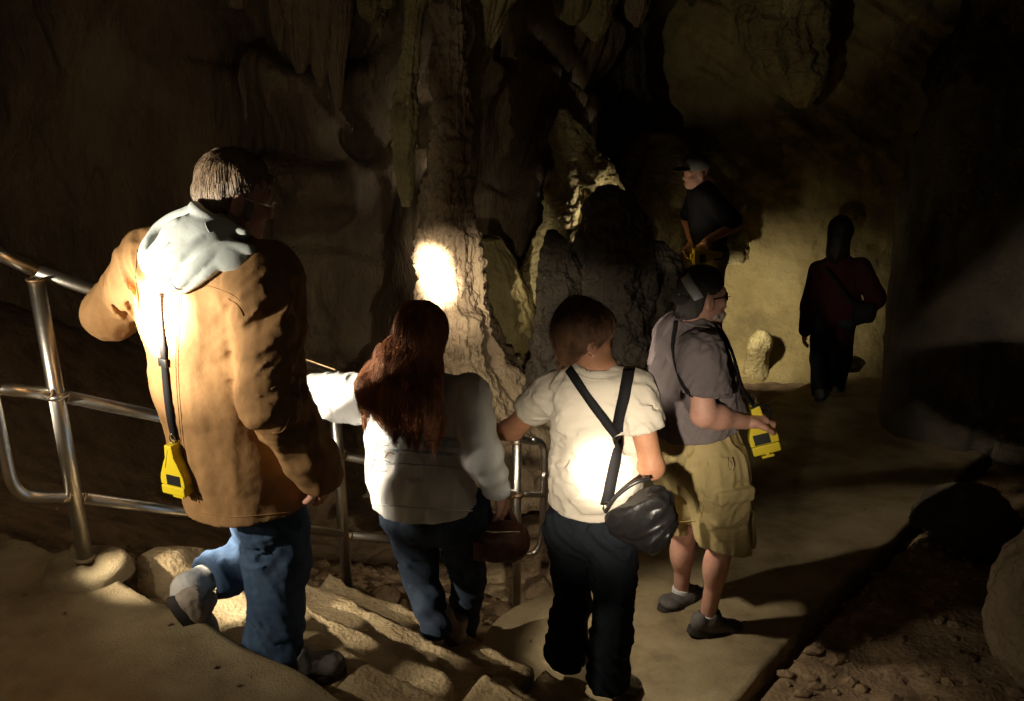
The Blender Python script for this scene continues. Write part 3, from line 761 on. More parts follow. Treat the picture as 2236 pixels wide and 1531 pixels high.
# stalactites from the roof
st = [(1250, 55, 7.9, 26), (1300, 90, 8.0, 30), (1230, 22, 7.9, 14), (810, 50, 7.0, 18), (845, 20, 7.0, 12), (830, 85, 7.1, 10), (520, 20, 6.8, 14), (655, 160, 6.9, 26), (700, 190, 6.9, 22), (735, 250, 6.9, 16), (610, 110, 6.9, 16), (1390, 60, 8.2, 18)]
lbs = ['thick golden stalactite at the top centre, left one of the close pair', 'longest golden stalactite at the top centre, right one of the close pair', 'small stub stalactite left of the close pair at the top centre',
       'blunt stalactite at the top edge, well left of the great column', 'short stalactite nearest the great column on its left', 'thin stalactite low beside the blunt one left of the great column',
       'small stalactite at the very top above the man in the tan coat', 'broad dim drapery tip above and right of the coated man', 'long dim drapery tip, the middle one of the three right of the coat man',
       'narrow dim drapery tip, rightmost of the three right of the coat man', 'small dim drapery tip left of the broad one above the coat man', 'stalactite against the dark pillar at the top']
for i, (px, py, D, r) in enumerate(st):
    formation('stalactite', [fp(px + 4, -150, D, r * 2.4), fp(px + 2, py * .3 - 60, D, r * 1.8), fp(px - 2, py * .55, D, r * 1.1), fp(px + 1, py * .85, D, r * .62), fp(px, py, D, r * .12)],
              M['rock_gold'] if i < 6 else M['rock_drip'], lbs[i], 'stalactite', seed=50 + i, flute=.2, lump=.22, rings=110, seg=64, fine=.006)
# leaning ledge on the upper right
# near-right dark rocks and the pale hump at the right edge
rock('boulder', P(2130, 700, 7.2), (.72, 1.0, 2.3), M['rock_shade'], 301, 'big dark rock shoulder that cuts off the lit wall on its right', 'boulder', sub=6, amp=.35)
rock('boulder', PZ(2400, 1340, .55), (.42, .45, .42), M['rock'], 302, 'rounded greenish boulder at the right edge of the picture, half outside it', 'boulder', sub=5, amp=.3)
rock('boulder', PZ(2110, 1130, .1), (.34, .3, .16), M['rock_shade'], 303, 'low dark boulder on the bank in the lower right', 'boulder', sub=5, amp=.35)
formation('knob_stalagmite', [fp(1655, 900, 8.75, 34), fp(1650, 840, 8.75, 30), fp(1655, 790, 8.75, 22), fp(1662, 750, 8.75, 26), fp(1664, 732, 8.75, 20), fp(1663, 722, 8.75, 6)],
          M['rock_gold'], 'small rounded stalagmite knob at the foot of the lit wall', 'stalagmite', seed=61, flute=.06, lump=.12, rings=100, seg=80, fine=.008)
rock('rock', P(1635, 850, 8.6), (.22, .16, .10), M['rock_smooth'], 305, 'pale rock heap round the foot of the small stalagmite knob', 'rock', sub=5)
rock('rock', P(1858, 795, 8.3), (.13, .1, .07), M['rock_smooth'], 306, 'small pale rock at the feet of the silhouetted walker', 'rock', sub=4)

for i, (px, py, D, a, b_, lb) in enumerate(((1956, 560, 8.3, .07, .13, 'topmost crumbly rock lump on the dark edge beside the lit wall'), (1962, 650, 8.2, .08, .15, 'tall crumbly rock lump on the dark edge, level with the elbow of the silhouette'),
        (1954, 735, 8.1, .09, .10, 'pale glinting rock lump on the dark edge beside the legs of the silhouette'), (1946, 800, 8.0, .09, .08, 'lowest crumbly rock lump at the foot of the dark edge'))):
    rock('rock', P(px, py, D), (a, a, b_), M['rock_gold'], 320 + i, lb, 'rock', sub=4, amp=.6)

# ================================================================== HANDRAIL
P1b = Vector((-1.57, 3.15, .88)); P1t = Vector((-1.57, 3.15, 1.99))
P2b = Vector((-.818, 4.2, -.04)); P2t = Vector((-.818, 4.2, 1.20))
q3 = P(1128, 1330, 5.0); P3b = Vector((q3.x, 5.0, q3.z - .03)); P3t = Vector((q3.x + .0, 5.0, P(1128, 950, 5.0).z))
rail = empty('handrail', tuple(P1b), 'welded steel pipe handrail with three rails running down beside the steps', 'handrail')
def pipe(name, pts, r, m='steel', seg=16, sub=6):
    v, f = tube(catmull(pts, sub) if len(pts) > 2 else pts, r, seg); return link(name, v, f, M[m], rail)
RP, RR = .0275, .0220
pipe('post', [P1b, P1t - Vector((0, 0, .03))], RP); pipe('post', [P2b, P2t - Vector((0, 0, .03))], RP); pipe('post', [P3b, P3t - Vector((0, 0, .02))], RP * .95)
def onpost(b, t, py):
    # height on a post at a photo row
    d = b.y; return Vector((b.x, b.y, CAMZ - d * math.tan(PITCH + math.atan((py - 765.5) / FPX))))
T = [onpost(P1b, P1t, 590), onpost(P2b, P2t, 815), onpost(P3b, P3t, 955)]
Mi = [onpost(P1b, P1t, 862), onpost(P2b, P2t, 992), onpost(P3b, P3t, 1078)]
Lo = [onpost(P1b, P1t, 1085), onpost(P2b, P2t, 1167), onpost(P3b, P3t, 1212)]
e1 = P(1188, 985, 5.12); e2 = P(1188, 1080, 5.12); e3 = P(1194, 1170, 5.12)
dz = Vector((0, 0, .012))
# left section: runs towards the camera, turns down in a bend
lt = P(-60, 528, 3.02); lm = P(-60, 842, 3.02)
pipe('top_rail', [lt, T[0]], RR); pipe('top_rail', [T[0], T[1]], RR)
pipe('top_rail', [T[1], T[2], T[2].lerp(P(1180, 964, 5.12), .7), P(1183, 971, 5.12), P(1189, 1000, 5.12), P(1188, 1040, 5.12)], RR, sub=8)
pipe('middle_rail', [lm, Mi[0]], RR); pipe('middle_rail', [Mi[0], Mi[1]], RR); pipe('middle_rail', [Mi[1], Mi[2]], RR); pipe('middle_rail', [Mi[2], e2], RR * .9)
pipe('bottom_rail', [P(-30, 800, 3.03), P(-8, 900, 3.04), P(12, 1000, 3.05), P(26, 1052, 3.06), P(48, 1078, 3.08), P(85, 1086, 3.11), Lo[0]], RR, sub=8)
pipe('bottom_rail', [P(-75, 800, 2.98), P(-35, 930, 2.98), P(-12, 985, 2.98), P(0, 1020, 2.98), P(10, 1075, 2.98)], RR, sub=6) if False else None
pipe('bottom_rail', [Lo[0], Lo[1]], RR); pipe('bottom_rail', [Lo[1], Lo[2]], RR)
pipe('bottom_rail', [P(1188, 1030, 5.12), P(1186, 1120, 5.12), P(1184, 1165, 5.12), P(1176, 1196, 5.12), P(1158, 1211, 5.10), Lo[2]], RR, sub=8)
# fittings and weld beads
def ring(c, axis, R, r, m='weld', name='weld_bead'):
    ax = Vector(axis).normalized(); x = ax.orthogonal().normalized(); y = ax.cross(x); V = []; F = []
    for i in range(20):
        a = 2 * math.pi * i / 20; d = x * math.cos(a) + y * math.sin(a)
        for j in range(8):
            b = 2 * math.pi * j / 8; V.append(Vector(c) + d * (R + r * math.cos(b)) + ax * r * math.sin(b))
    for i in range(20):
        for j in range(8): F.append((i * 8 + j, ((i + 1) % 20) * 8 + j, ((i + 1) % 20) * 8 + (j + 1) % 8, i * 8 + (j + 1) % 8))
    return link(name, [tuple(v) for v in V], F, M[m], rail)
for k in range(3):
    z = Vector((0, 0, 1))
    ring(T[k] - z * .03, z, RP, .006)
    for q in (Mi[k], Lo[k]):
        if k < 2: d = (Mi[k + 1] - Mi[k]).normalized() if q is Mi[k] else (Lo[k + 1] - Lo[k]).normalized()
        else: d = (e2 - Mi[2]).normalized()
        ring(q + d * .030, d, RR, .006); ring(q - d * .030, d, RR, .006)
        if q is Mi[k]: ring(q + z * .0, z, RP + .004, .012, 'weld' if k else 'steel', 'rail_fitting')
ring(P1b + Vector((0, 0, .015)), (0, 0, 1), RP + .003, .008, 'concrete', 'grout_ring')
ring(P(1189, 1030, 5.12), (0, 0, 1), RR, .005, 'steel', 'rail_fitting')
# ================================================================== PEOPLE
UP = Vector((0, 0, 1))
def frame(f):
    f = Vector(f).normalized(); r = f.cross(UP).normalized(); u = r.cross(f).normalized(); return f, r, u
def wr(amp, fs, seed, oct=3):
    return lambda p: -amp * ridge(p, fs, oct, seed, .5) - amp * .12 * fbm(p, (9, 9, 6), 2, seed + 9)
def folds(F, amp, fs, seed): F.disp(wr(amp, fs, seed), .04)
def diag(F, amp, d, k, seed, cen=None, rad=None):
    """soft drag folds: ridges running along d"""
    amp *= 1.35; k *= 1.15
    d = A(d) / np.linalg.norm(A(d)); 
    def fn(p):
        al = p @ d; q = p - al[:, None] * d
        q = q * k + (al * k * .16)[:, None]
        w = 1.0
        if cen is not None: w = np.exp(-((p - A(cen)) ** 2).sum(-1) / rad ** 2)
        return -amp * w * ridge(q, 1.0, 2, seed)
    F.disp(fn, .04)
def head_field(F, c, f, s=1.0):
    f, r, u = frame(f); c = Vector(c)
    def at(a, b, d): return c + r * a * s + f * b * s + u * d * s
    ax = (r, f, u)
    F.ell(at(0, -.012, .018), (.077 * s, .100 * s, .092 * s), ax, .01)
    F.ell(at(0, .034, -.045), (.060 * s, .062 * s, .082 * s), ax, .03)
    F.cap(at(.040, .0, -.075), at(.012, .074, -.112), .022 * s, .022 * s, .03); F.cap(at(-.040, .0, -.075), at(-.012, .074, -.112), .022 * s, .022 * s, .03)
    F.cap(at(-.042, .078, .004), at(.042, .078, .004), .014 * s, .014 * s, .02)
    F.cap(at(0, .088, -.012), at(0, .112, -.05), .009 * s, .013 * s, .012)
    F.ell(at(.012, .104, -.055), (.009 * s,) * 3, ax, .006); F.ell(at(-.012, .104, -.055), (.009 * s,) * 3, ax, .006)
    for q in (-1, 1):
        F.ell(at(q * .033, .096, -.020), (.017 * s, .014 * s, .011 * s), ax, .012, sub=True)
        F.ell(at(q * .032, .080, -.020), (.012 * s,) * 3, ax, .004)
        F.ell(at(q * .045, .070, -.05), (.02 * s, .02 * s, .018 * s), ax, .02)
        F.ell(at(q * .080, -.008, -.030), (.009 * s, .022 * s, .034 * s), ax, .008)
        F.ell(at(q * .088, -.004, -.028), (.006 * s, .012 * s, .020 * s), ax, .004, sub=True)
    F.cap(at(-.02, .090, -.082), at(.02, .090, -.082), .008 * s, .008 * s, .01)
    F.cap(at(-.018, .090, -.094), at(.018, .090, -.094), .009 * s, .009 * s, .006)
    return f, r, u, at
def hand_mesh(w, d, n, th, curl=.5, s=1.0, spread=.1, thumb=.6):
    """w wrist, d along the palm, n out of the palm, th = thumb side (+1/-1 along d x n)"""
    d = Vector(d).normalized(); n = Vector(n); n = (n - d * n.dot(d)).normalized(); sd = d.cross(n) * th; w = Vector(w)
    F = Field(w - Vector((.22, .22, .22)) * s, w + Vector((.22, .22, .22)) * s, .0042)
    F.cap(w - d * .03, w + d * .012 * s, .027 * s, .026 * s, .012, side=sd, fa=.020 * s, fb=.019 * s)
    F.cap(w + d * .02 * s, w + d * .075 * s, .034 * s, .042 * s, .02, side=sd, fa=.018 * s, fb=.014 * s)
    F.cap(w + d * .02 * s + sd * .02 * s + n * .006, w + d * .055 * s + sd * .03 * s + n * .012, .016 * s, .015 * s, .015)
    ln = [(.030, 1.0), (.010, 1.08), (-.011, 1.0), (-.031, .80)]
    for k, (o, l) in enumerate(ln):
        p = w + d * (.084 - abs(o) * .25) * s + sd * o * s; a = curl * .6 + .06 * k; dr = (d + sd * (o * spread * 8)).normalized()
        for j, (L, r) in enumerate(((.042, .0098), (.027, .0088), (.021, .0078))):
            v = dr * math.cos(a) + n * math.sin(a); q = p + v * L * l * s
            F.cap(p, q, r * s, r * .93 * s, .006 if j else .012); p = q; a += curl * (1.0 if j == 0 else .7)
    p = w + d * .03 * s + sd * .030 * s; v = (d * .65 + sd * .75 + n * .35).normalized()
    q = p + v * .040 * s; F.cap(p, q, .015 * s, .012 * s, .012)
    v2 = (v * (1 - thumb) + (d * .7 + n * .75 - sd * .25) * thumb).normalized(); q2 = q + v2 * .030 * s; F.cap(q, q2, .0112 * s, .010 * s, .004)
    v3 = (v2 * .6 + (d * .3 + n * .6 - sd * .6) * .4).normalized(); F.cap(q2, q2 + v3 * .024 * s, .010 * s, .0082 * s, .004)
    return F.mesh()
def strands(name, tree, seeds, flow, L, m, parent, r=.0011, seg=5, lift=.002, seed=0, jit=.35, droop=0.0):
    rg = random.Random(seed); V = []; F = []; n = 0
    for (p, nn) in seeds:
        d = flow(p, nn); p = Vector(p) + nn * lift * rg.uniform(.2, 1); dd = Vector(d) + Vector((rg.gauss(0, 1), rg.gauss(0, 1), rg.gauss(0, 1))) * jit * .3
        l = L * rg.uniform(.6, 1.2); pts = [p]
        for k in range(seg):
            near, nv, _, _ = tree.find_nearest(p)
            if near is None: break
            d2 = flow(p, nv) ; dd = (dd * .6 + Vector(d2) * .4); t = dd - nv * dd.dot(nv) * .9; t = t.normalized() if t.length > 1e-5 else dd
            p = p + t * l / seg; near, nv, _, _ = tree.find_nearest(p)
            h = (p - near).dot(nv)
            if h < lift * .5 and droop < 1: p = near + nv * lift * rg.uniform(.4, 1.3)
            pts.append(p.copy())
        if len(pts) < 3: continue
        k0 = len(pts)
        for i, q in enumerate(pts):
            t = (pts[min(i + 1, k0 - 1)] - pts[max(i - 1, 0)]); t = t.normalized() if t.length > 1e-7 else UP
            x = t.orthogonal().normalized(); y = t.cross(x); rr = r * (1 - .75 * (i / (k0 - 1)) ** 2)
            for j in range(3):
                a = j * 2.094; V.append(tuple(q + (x * math.cos(a) + y * math.sin(a)) * rr))
        for i in range(k0 - 1):
            for j in range(3):
                k = (j + 1) % 3; F.append((n + i * 3 + j, n + i * 3 + k, n + i * 3 + 3 + k, n + i * 3 + 3 + j))
        n += k0 * 3
    return link(name, V, np.array(F, np.int32), m, parent)
def seeds_on(V, F, n, keep, seed=0):
    rg = np.random.RandomState(seed); V = np.asarray(V); Q = V[F]
    nrm = np.cross(Q[:, 2] - Q[:, 0], Q[:, 3] - Q[:, 1]); ar = np.linalg.norm(nrm, axis=1) + 1e-12; nrm /= ar[:, None]
    i = rg.choice(len(F), n, p=ar / ar.sum()); a, b = rg.rand(n, 1), rg.rand(n, 1)
    p = (Q[i, 0] * (1 - a) + Q[i, 1] * a) * (1 - b) + (Q[i, 3] * (1 - a) + Q[i, 2] * a) * b
    return [(Vector(q), Vector(nn)) for q, nn in zip(p.tolist(), nrm[i].tolist()) if keep(q)]
def mk(name, F, m, parent, label=None):
    v, f = F.mesh(); return link(name, v, f, m, parent, label=label)
def shoe(name, heel, toe, m, parent, up=UP, w=.048, h=.075, label=None, sole='sole'):
    """laced low shoe: heel and toe are points on the sole line"""
    heel = Vector(heel); toe = Vector(toe); d = (toe - heel).normalized(); up = (Vector(up) - d * Vector(up).dot(d)).normalized(); sd = d.cross(up); L = (toe - heel).length
    lo_ = A([min(heel[i], toe[i]) - .13 for i in range(3)]); hi_ = A([max(heel[i], toe[i]) + .13 for i in range(3)])
    F = Field(lo_, hi_, .006)
    g = lambda a, b: heel + d * a * L + up * b
    F.cap(g(.12, .045), g(.32, .045), w * .78, w * .85, .02, side=sd, fa=.042, fb=.045)
    F.cap(g(.30, .045), g(.80, .030), w * .85, w * 1.02, .03, side=sd, fa=.045, fb=.028)
    F.cap(g(.80, .030), g(.90, .028), w * 1.0, w * .82, .02, side=sd, fa=.028, fb=.026)
    F.cap(g(.14, .06), g(.34, .075), w * .72, w * .70, .02, side=sd, fa=.040, fb=.036)
    F.cap(g(.16, .085), g(.30, .10), w * .6, w * .55, .02)
    F.disp(lambda p: -.002 * ridge(p, 38, 2, 5), .02)
    for k in range(4):
        c = g(.42 + .10 * k, .078 - .010 * k); F.cap(c - sd * .018, c + sd * .018, .004, .004, .004)
    F.cap(g(.18, .10), g(.26, .17), .036, .040, .004, sub=True)
    F.cut(g(0, .012), -up, .004)
    v, f = F.mesh(); o = link(name, v, f, m, parent, label=label)
    out = []
    n = 40
    for i in range(n):
        a = 2 * math.pi * i / n; x = .5 + .53 * math.cos(a); y = math.sin(a)
        ww = w * (1.08 + .12 * (x - .5)) * (abs(y) ** .8) * (1 if y > 0 else -1) * (1 - .12 * math.exp(-((x - .45) / .16) ** 2))
        out.append((x * L, ww))
    bm = bmesh.new(); b = [bm.verts.new((x, y, -.012)) for x, y in out]; t = [bm.verts.new((x * 1.0, y * .97, .018 + .006 * math.sin(x / L * 5))) for x, y in out]
    bm.faces.new(b[::-1]); bm.faces.new(t)
    for i in range(n): bm.faces.new((b[i], b[(i + 1) % n], t[(i + 1) % n], t[i]))
    bm.verts.index_update()
    V = [heel + d * q.co.x + sd * q.co.y + up * q.co.z for q in bm.verts]; Fc = [tuple(q.index for q in g_.verts) for g_ in bm.faces]; bm.free()
    link('sole', [tuple(q) for q in V], Fc, M[sole], o, smooth=False)
    return o
LAMP_OUT = [(-.014, .105), (.014, .105), (.018, .062), (.026, .048), (.044, .004), (.047, -.012), (.047, -.030), (-.047, -.030), (-.047, -.012), (-.044, .004), (-.026, .048), (-.018, .062)]
def hand_lamp(c, X, Y, label, s=1.0, lit=False, strap=None):
    """moulded yellow miner's lamp: tapered body, battery base, knob, dark plate, clip and lens"""
    X = Vector(X).normalized(); Y = Vector(Y); Y = (Y - X * Y.dot(X)).normalized(); Z = X.cross(Y); c = Vector(c)
    e = empty('hand_lamp', tuple(c - Y * .07 * s), label, 'hand lamp', 'yellow hand lamps the visitors carry')
    v1 = prism([(x * s, y * s) for x, y in LAMP_OUT], .024 * s, c, X, Y, .004 * s)
    link('lamp_body', v1[0], v1[1], M['yellow'], e, smooth=False)
    v = box(c - Y * .046 * s, (.045 * s, .015 * s, .027 * s), (X, Y, Z), .3); link('battery_base', v[0], v[1], M['yellow'], e, smooth=False)
    v = join(box(c - Y * .066 * s, (.006 * s, .008 * s, .006 * s), (X, Y, Z)), box(c - Y * .074 * s, (.020 * s, .004 * s, .010 * s), (X, Y, Z), .3)); link('latch', v[0], v[1], M['yellow'], e, smooth=False)
    for q in (-1, 1):
        v = box(c - Y * .010 * s + X * .006 * s + Z * q * .0245 * s, (.026 * s, .017 * s, .0018 * s), (X, Y, Z), .2); link('rating_plate', v[0], v[1], M['plastic'], e, smooth=False)
    v = tube([c + Y * .03 * s - X * .02 * s + Z * .0246 * s, c + Y * .09 * s - X * .003 * s + Z * .0246 * s], .0012 * s, 6); link('rib', v[0], v[1], M['yellow'], e)
    v = tube(catmull([c + Y * .10 * s, c + Y * .118 * s + X * .010 * s, c + Y * .135 * s, c + Y * .118 * s - X * .010 * s, c + Y * .10 * s], 6), .0022 * s, 6); link('clip', v[0], v[1], M['chrome'], e)
    return e

# ---------------------------------------------------------------- 1: the man in the tan coat
def person_coat():
    hd = Vector((.57, .82, 0)).normalized(); rt = Vector((.82, -.57, 0)).normalized()
    e = empty('person', tuple(P(600, 1470, 2.88)), 'man in a long tan canvas coat with a pale hood, stepping down from the landing', 'person')
    ShL, ShR = P(338, 566, 2.94), P(578, 606, 2.74)
    ElL, WrL = P(243, 684, 3.06), T[0].lerp(T[1], .24) + Vector((-.01, 0, .035))
    ElR, WrR = P(598, 872, 2.66), P(694, 1030, 2.74)
    N0 = P(470, 540, 2.86)
    hc = P(516, 415, 2.90); hf = Vector((.80, .42, -.30))
    HipL, HipR = P(500, 950, 2.95), P(575, 955, 2.83)
    KnL, AnL = P(592, 1205, 3.16), P(432, 1272, 2.95)
    KnR, AnR = P(606, 1215, 2.86), P(612, 1425, 2.77)
    F = Field((-1.75, 2.3, .45), (-.35, 3.8, 2.65), .0085)
    head_field(F, hc, hf, 1.03)
    F.cap(N0, hc - Vector((.0, 0, .06)), .066, .062, .03)
    F.cap(N0, P(530, 950, 2.88), .10, .10, .03, side=rt, fa=.08, fb=.09)
    F.cap(ShL, ShR, .06, .06, .04)
    for a, b, ra, rb in ((ShL, ElL, .052, .042), (ElL, WrL, .042, .030), (ShR, ElR, .052, .042), (ElR, WrR, .042, .030), (HipL, KnL, .075, .055), (KnL, AnL, .052, .036), (HipR, KnR, .075, .055), (KnR, AnR, .052, .036)): F.cap(a, b, ra, rb, .03)
    b = F.mesh()
    hl = hand_mesh(WrL, (T[1] - T[0]).normalized() + Vector((0, 0, -.1)), (0.2, 0, -1), 1, .55)
    hr = hand_mesh(WrR, P(722, 1085, 2.80) - WrR, (-.9, .3, 0), -1, .45)
    body = link('body', *join(b, hl, hr), M['skin'], e)
    # coat
    F = Field((-1.65, 2.35, 1.02), (-.40, 3.65, 2.25), .0065)
    ax = [P(455, 585, 2.88), P(452, 700, 2.88), P(470, 830, 2.88), P(522, 980, 2.89), P(568, 1150, 2.90)]
    rl = [.205, .225, .222, .235, .240]; rd = [.12, .155, .170, .190, .205]
    for i in range(4): F.cap(ax[i], ax[i + 1], rl[i], rl[i + 1], .03, side=rt, fa=rd[i], fb=rd[i + 1])
    F.cap(ShL, ShR, .088, .088, .05); F.cap(N0 + Vector((0, 0, -.02)), N0 + Vector((0, 0, .045)), .10, .085, .04)
    F.cap(ShL, ElL, .094, .082, .035); F.cap(ElL, WrL + (ElL - WrL).normalized() * .04, .084, .062, .03, fold=(.010, 60, 7))
    F.cap(ShR, ElR, .098, .082, .03, fold=(.004, 26, 8)); F.cap(ElR, WrR, .086, .070, .03, fold=(.012, 44, 9))
    folds(F, .0042, (4.6, 4.6, 1.3), 3)
    diag(F, .004, (.15, 0, -1), 11, 4)
    diag(F, .015, (-.75, .2, -.55), 18, 5, P(600, 690, 2.66), .16)       # drag folds at the right armhole
    diag(F, .014, (.5, -.1, -.8), 18, 6, P(300, 640, 2.9), .17)
    diag(F, .010, (.8, 0, .25), 22, 9, P(600, 880, 2.62), .13)
    F.disp(lambda p: .0018 * fbm(p, 34, 2, 12) - .0016 * ridge(p, (15, 15, 5), 2, 19), .03)
    F.cut(P(470, 1135, 2.75), Vector((.12, 0, -1)), .006)
    F.cap(P(568, 1190, 2.90), P(568, 1110, 2.90), .215, .21, .004, sub=True, side=rt, fa=.18, fb=.178)
    F.cap(WrR + (WrR - ElR).normalized() * .10, WrR + (WrR - ElR).normalized() * .02, .050, .048, .004, sub=True)
    coat = mk('coat', F, M['coat'], e)
    tr = bvh(coat)
    # seams, flap and cuff of the coat as raised stitched edges
    def seam(px, r=.0016, lift=.0005, name='seam', m='coat', par=coat):
        pts = []
        for q in catmull([Vector((a, b_, 0)) for a, b_ in px], 8):
            c, n = hit(q.x, q.y, tr, lift)
            if c is not None: pts.append(c)
        if len(pts) > 2:
            v, f = tube(pts, r, 5); return link(name, v, f, M[m], par)
    seam([(392, 640), (386, 720), (384, 800), (390, 900), (402, 1000), (430, 1095)])
    seam([(397, 642), (391, 722), (389, 802), (395, 902), (407, 1002), (436, 1098)])
    seam([(300, 545), (296, 600), (302, 680), (300, 725)]); seam([(430, 618), (460, 626), (500, 640), (524, 656)])
    seam([(498, 652), (520, 668), (532, 690)], .0024); seam([(592, 850), (618, 838), (632, 850), (634, 905), (618, 940), (596, 946)], .003)
    seam([(440, 1118), (500, 1128), (560, 1126), (640, 1118)], .002)
    # hood lying on the back
    F = Field((-1.45, 2.4, 1.75), (-.6, 3.15, 2.5), .0055)
    def H(px, py, l=.02):
        c, n = hit(px, py, tr, l)
        return c if c is not None else P(px, py, 2.83)
    def roll(px, r0, r1, k=.012, l=.02):
        b_end = 1.0 if px[-1][0] > 500 and px[0][0] < 460 else 0.0
        p = [H(a, b_, l) for a, b_ in px]; p = catmull(p, 4)
        for _ in range(8): p = [p[0]] + [(p[i - 1] + p[i] * 2 + p[i + 1]) / 4 for i in range(1, len(p) - 1)] + [p[-1]]
        p = [q + (P(470, 560, 2.95) - q).normalized() * .03 * max(0, i / (len(p) - 1) - .55) * 2 * (b_end) for i, q in enumerate(p)]
        for i in range(len(p) - 1):
            t0 = i / (len(p) - 1); F.cap(p[i], p[i + 1], r0 + (r1 - r0) * t0, r0 + (r1 - r0) * (i + 1) / (len(p) - 1), k)
    roll([(345, 575), (372, 590), (398, 598)], .030, .028, .03, .006)
    roll([(360, 560), (395, 548), (440, 548), (490, 556), (530, 566)], .040, .030, .03, .0)
    roll([(385, 520), (430, 505), (480, 515)], .040, .035, .03, .0)
    roll([(334, 590), (323, 562), (332, 532), (356, 505), (392, 482), (428, 472)], .013, .016, .006, .016)
    roll([(428, 476), (462, 486), (500, 502), (548, 530)], .018, .012, .006, .030)
    roll([(372, 560), (378, 530), (396, 505), (410, 492)], .013, .010, .005, .034)
    roll([(378, 575), (410, 566), (436, 548), (462, 528), (505, 518), (552, 536)], .017, .012, .005, .040)
    roll([(392, 622), (414, 606), (448, 580), (480, 560), (520, 552), (560, 560)], .020, .012, .005, .034)
    roll([(340, 598), (362, 612), (385, 622)], .016, .016, .006, .016)
    roll([(400, 628), (440, 610), (476, 586), (510, 568)], .018, .010, .006, .018)
    F.cap(P(470, 520, 2.86), P(480, 480, 2.87), .084, .076, .03)
    F.cap(P(482, 505, 2.87), P(486, 455, 2.88), .066, .074, .006, sub=True)
    diag(F, .0022, (.8, 0, .5), 12, 15); F.disp(lambda p: .0008 * fbm(p, 40, 2, 22), .03)
    hood = mk('hood', F, M['hood'], e)
    trh = bvh(hood); 
    for px in ([(372, 608), (374, 618), (384, 630), (396, 632)], [(448, 486), (452, 498), (458, 508)], [(356, 545), (362, 538), (370, 530)]):
        pts = [hit(q.x, q.y, trh, .0006)[0] for q in catmull([Vector((a, b_, 0)) for a, b_ in px], 5)]; pts = [q for q in pts if q is not None]
        if len(pts) > 2: v, f = tube(pts, .0014, 5); link('seam', v, f, M['hood'], hood)
    # lamp strap
    st = strap_on([(352, 640), (356, 720), (362, 790), (368, 860), (377, 925), (385, 958)], bvh(coat, hood), .024, .004, .003)
    s_ = empty('x', (0, 0, 0)); bpy.data.objects.remove(s_)
    lc = st[1][-1]
    lamp_c = P(387, 1035, lc.y - .01)
    lamp = hand_lamp(lamp_c, rt * .75 + Vector((.3, 0, .02)), (0.02, 0, 1), 'yellow hand lamp hanging at the hip of the man in the tan coat', 1.0)
    link('strap', st[0][0], st[0][1], M['black'], lamp)
    bk = P(358, 795, st[1][len(st[1]) // 2].y); i0 = min(range(len(st[1])), key=lambda i: (st[1][i] - bk).length)
    c = st[1][i0]; n = st[2][i0]; t = (st[1][i0 + 1] - st[1][i0]).normalized(); v = box(c + n * .005, (.018, .013, .003), (t.cross(n), t, n), .3); link('strap_buckle', v[0], v[1], M['plastic'], lamp)
    v = tube(catmull([lc, P(383, 975, lc.y - .01), lamp_c + UP * .11], 6), .0035, 6); link('clip_cord', v[0], v[1], M['plastic'], lamp)
    # jeans
    F = Field((-1.4, 2.4, .5), (-.4, 3.5, 1.75), .007)
    F.cap(HipL, HipR, .10, .10, .04); F.cap(HipL, KnL, .095, .092, .04); F.cap(HipR, KnR + Vector((.005, 0, 0)), .095, .098, .04)
    F.cap(KnL, P(468, 1256, 2.97), .088, .068, .03, fold=(.010, 40, 3)); F.cap(P(600, 1200, 2.88), P(602, 1390, 2.79), .098, .086, .03)
    F.cap(P(602, 1390, 2.79), P(606, 1430, 2.77), .086, .090, .02, fold=(.010, 50, 4))
    F.cap(P(500, 1250, 2.99), P(462, 1256, 2.96), .070, .066, .02)
    diag(F, .006, (.5, 0, -.6), 16, 31); folds(F, .005, (7, 7, 4), 33)
    diag(F, .012, (1, 0, -.25), 20, 34, P(580, 1390, 2.75), .10); diag(F, .010, (1, 0, .5), 20, 35, P(560, 1180, 2.8), .14)
    F.cut(P(440, 1275, 2.95), P(428, 1282, 2.92) - P(480, 1262, 3.0), .006, P(430, 1270, 2.95), .14)
    F.cap(P(425, 1275, 2.92), P(455, 1268, 2.96), .062, .064, .004, sub=True)
    jeans = mk('jeans', F, M['denim'], e)
    # feet
    F = Field((-1.3, 2.7, .62), (-.9, 3.2, 1.1), .0055)
    F.cap(P(446, 1264, 2.96), P(410, 1286, 2.88), .052, .053, .02); F.cap(P(410, 1286, 2.88), P(402, 1314, 2.86), .052, .046, .02)
    F.cap(P(410, 1300, 2.90), P(440, 1345, 2.95), .042, .036, .02)
    F.disp(lambda p: .0012 * np.sin((p @ A([.6, 0, .8])) * 400), .02)
    mk('sock', F, M['sock'], e)
    up1 = (P(430, 1270, 2.95) - P(420, 1350, 2.93)).normalized() + Vector((.5, -.1, .1))
    shoe('shoe', P(374, 1312, 2.82), P(452, 1392, 2.90), M['shoe_tan'], e, up=up1, w=.052)
    shoe('shoe', PZ(612, 1487, .69), PZ(752, 1458, .69), M['shoe_grey'], e, up=UP, w=.052, label='dark grey scuffed shoe flat on the step')
    # hair
    f, r, u = frame(hf); F = Field(hc - Vector((.2, .2, .2)), hc + Vector((.2, .2, .2)), .005)
    F.ell(hc - f * .016 + u * .022, (.085, .108, .098), (r, f, u), .01)
    F.cap(hc - f * .05 - u * .03, hc - f * .045 - u * .085, .062, .050, .03)
    F.ell(hc + f * .062 - u * .03, (.13, .075, .09), (r, f, u), .02, sub=True)       # clears the face
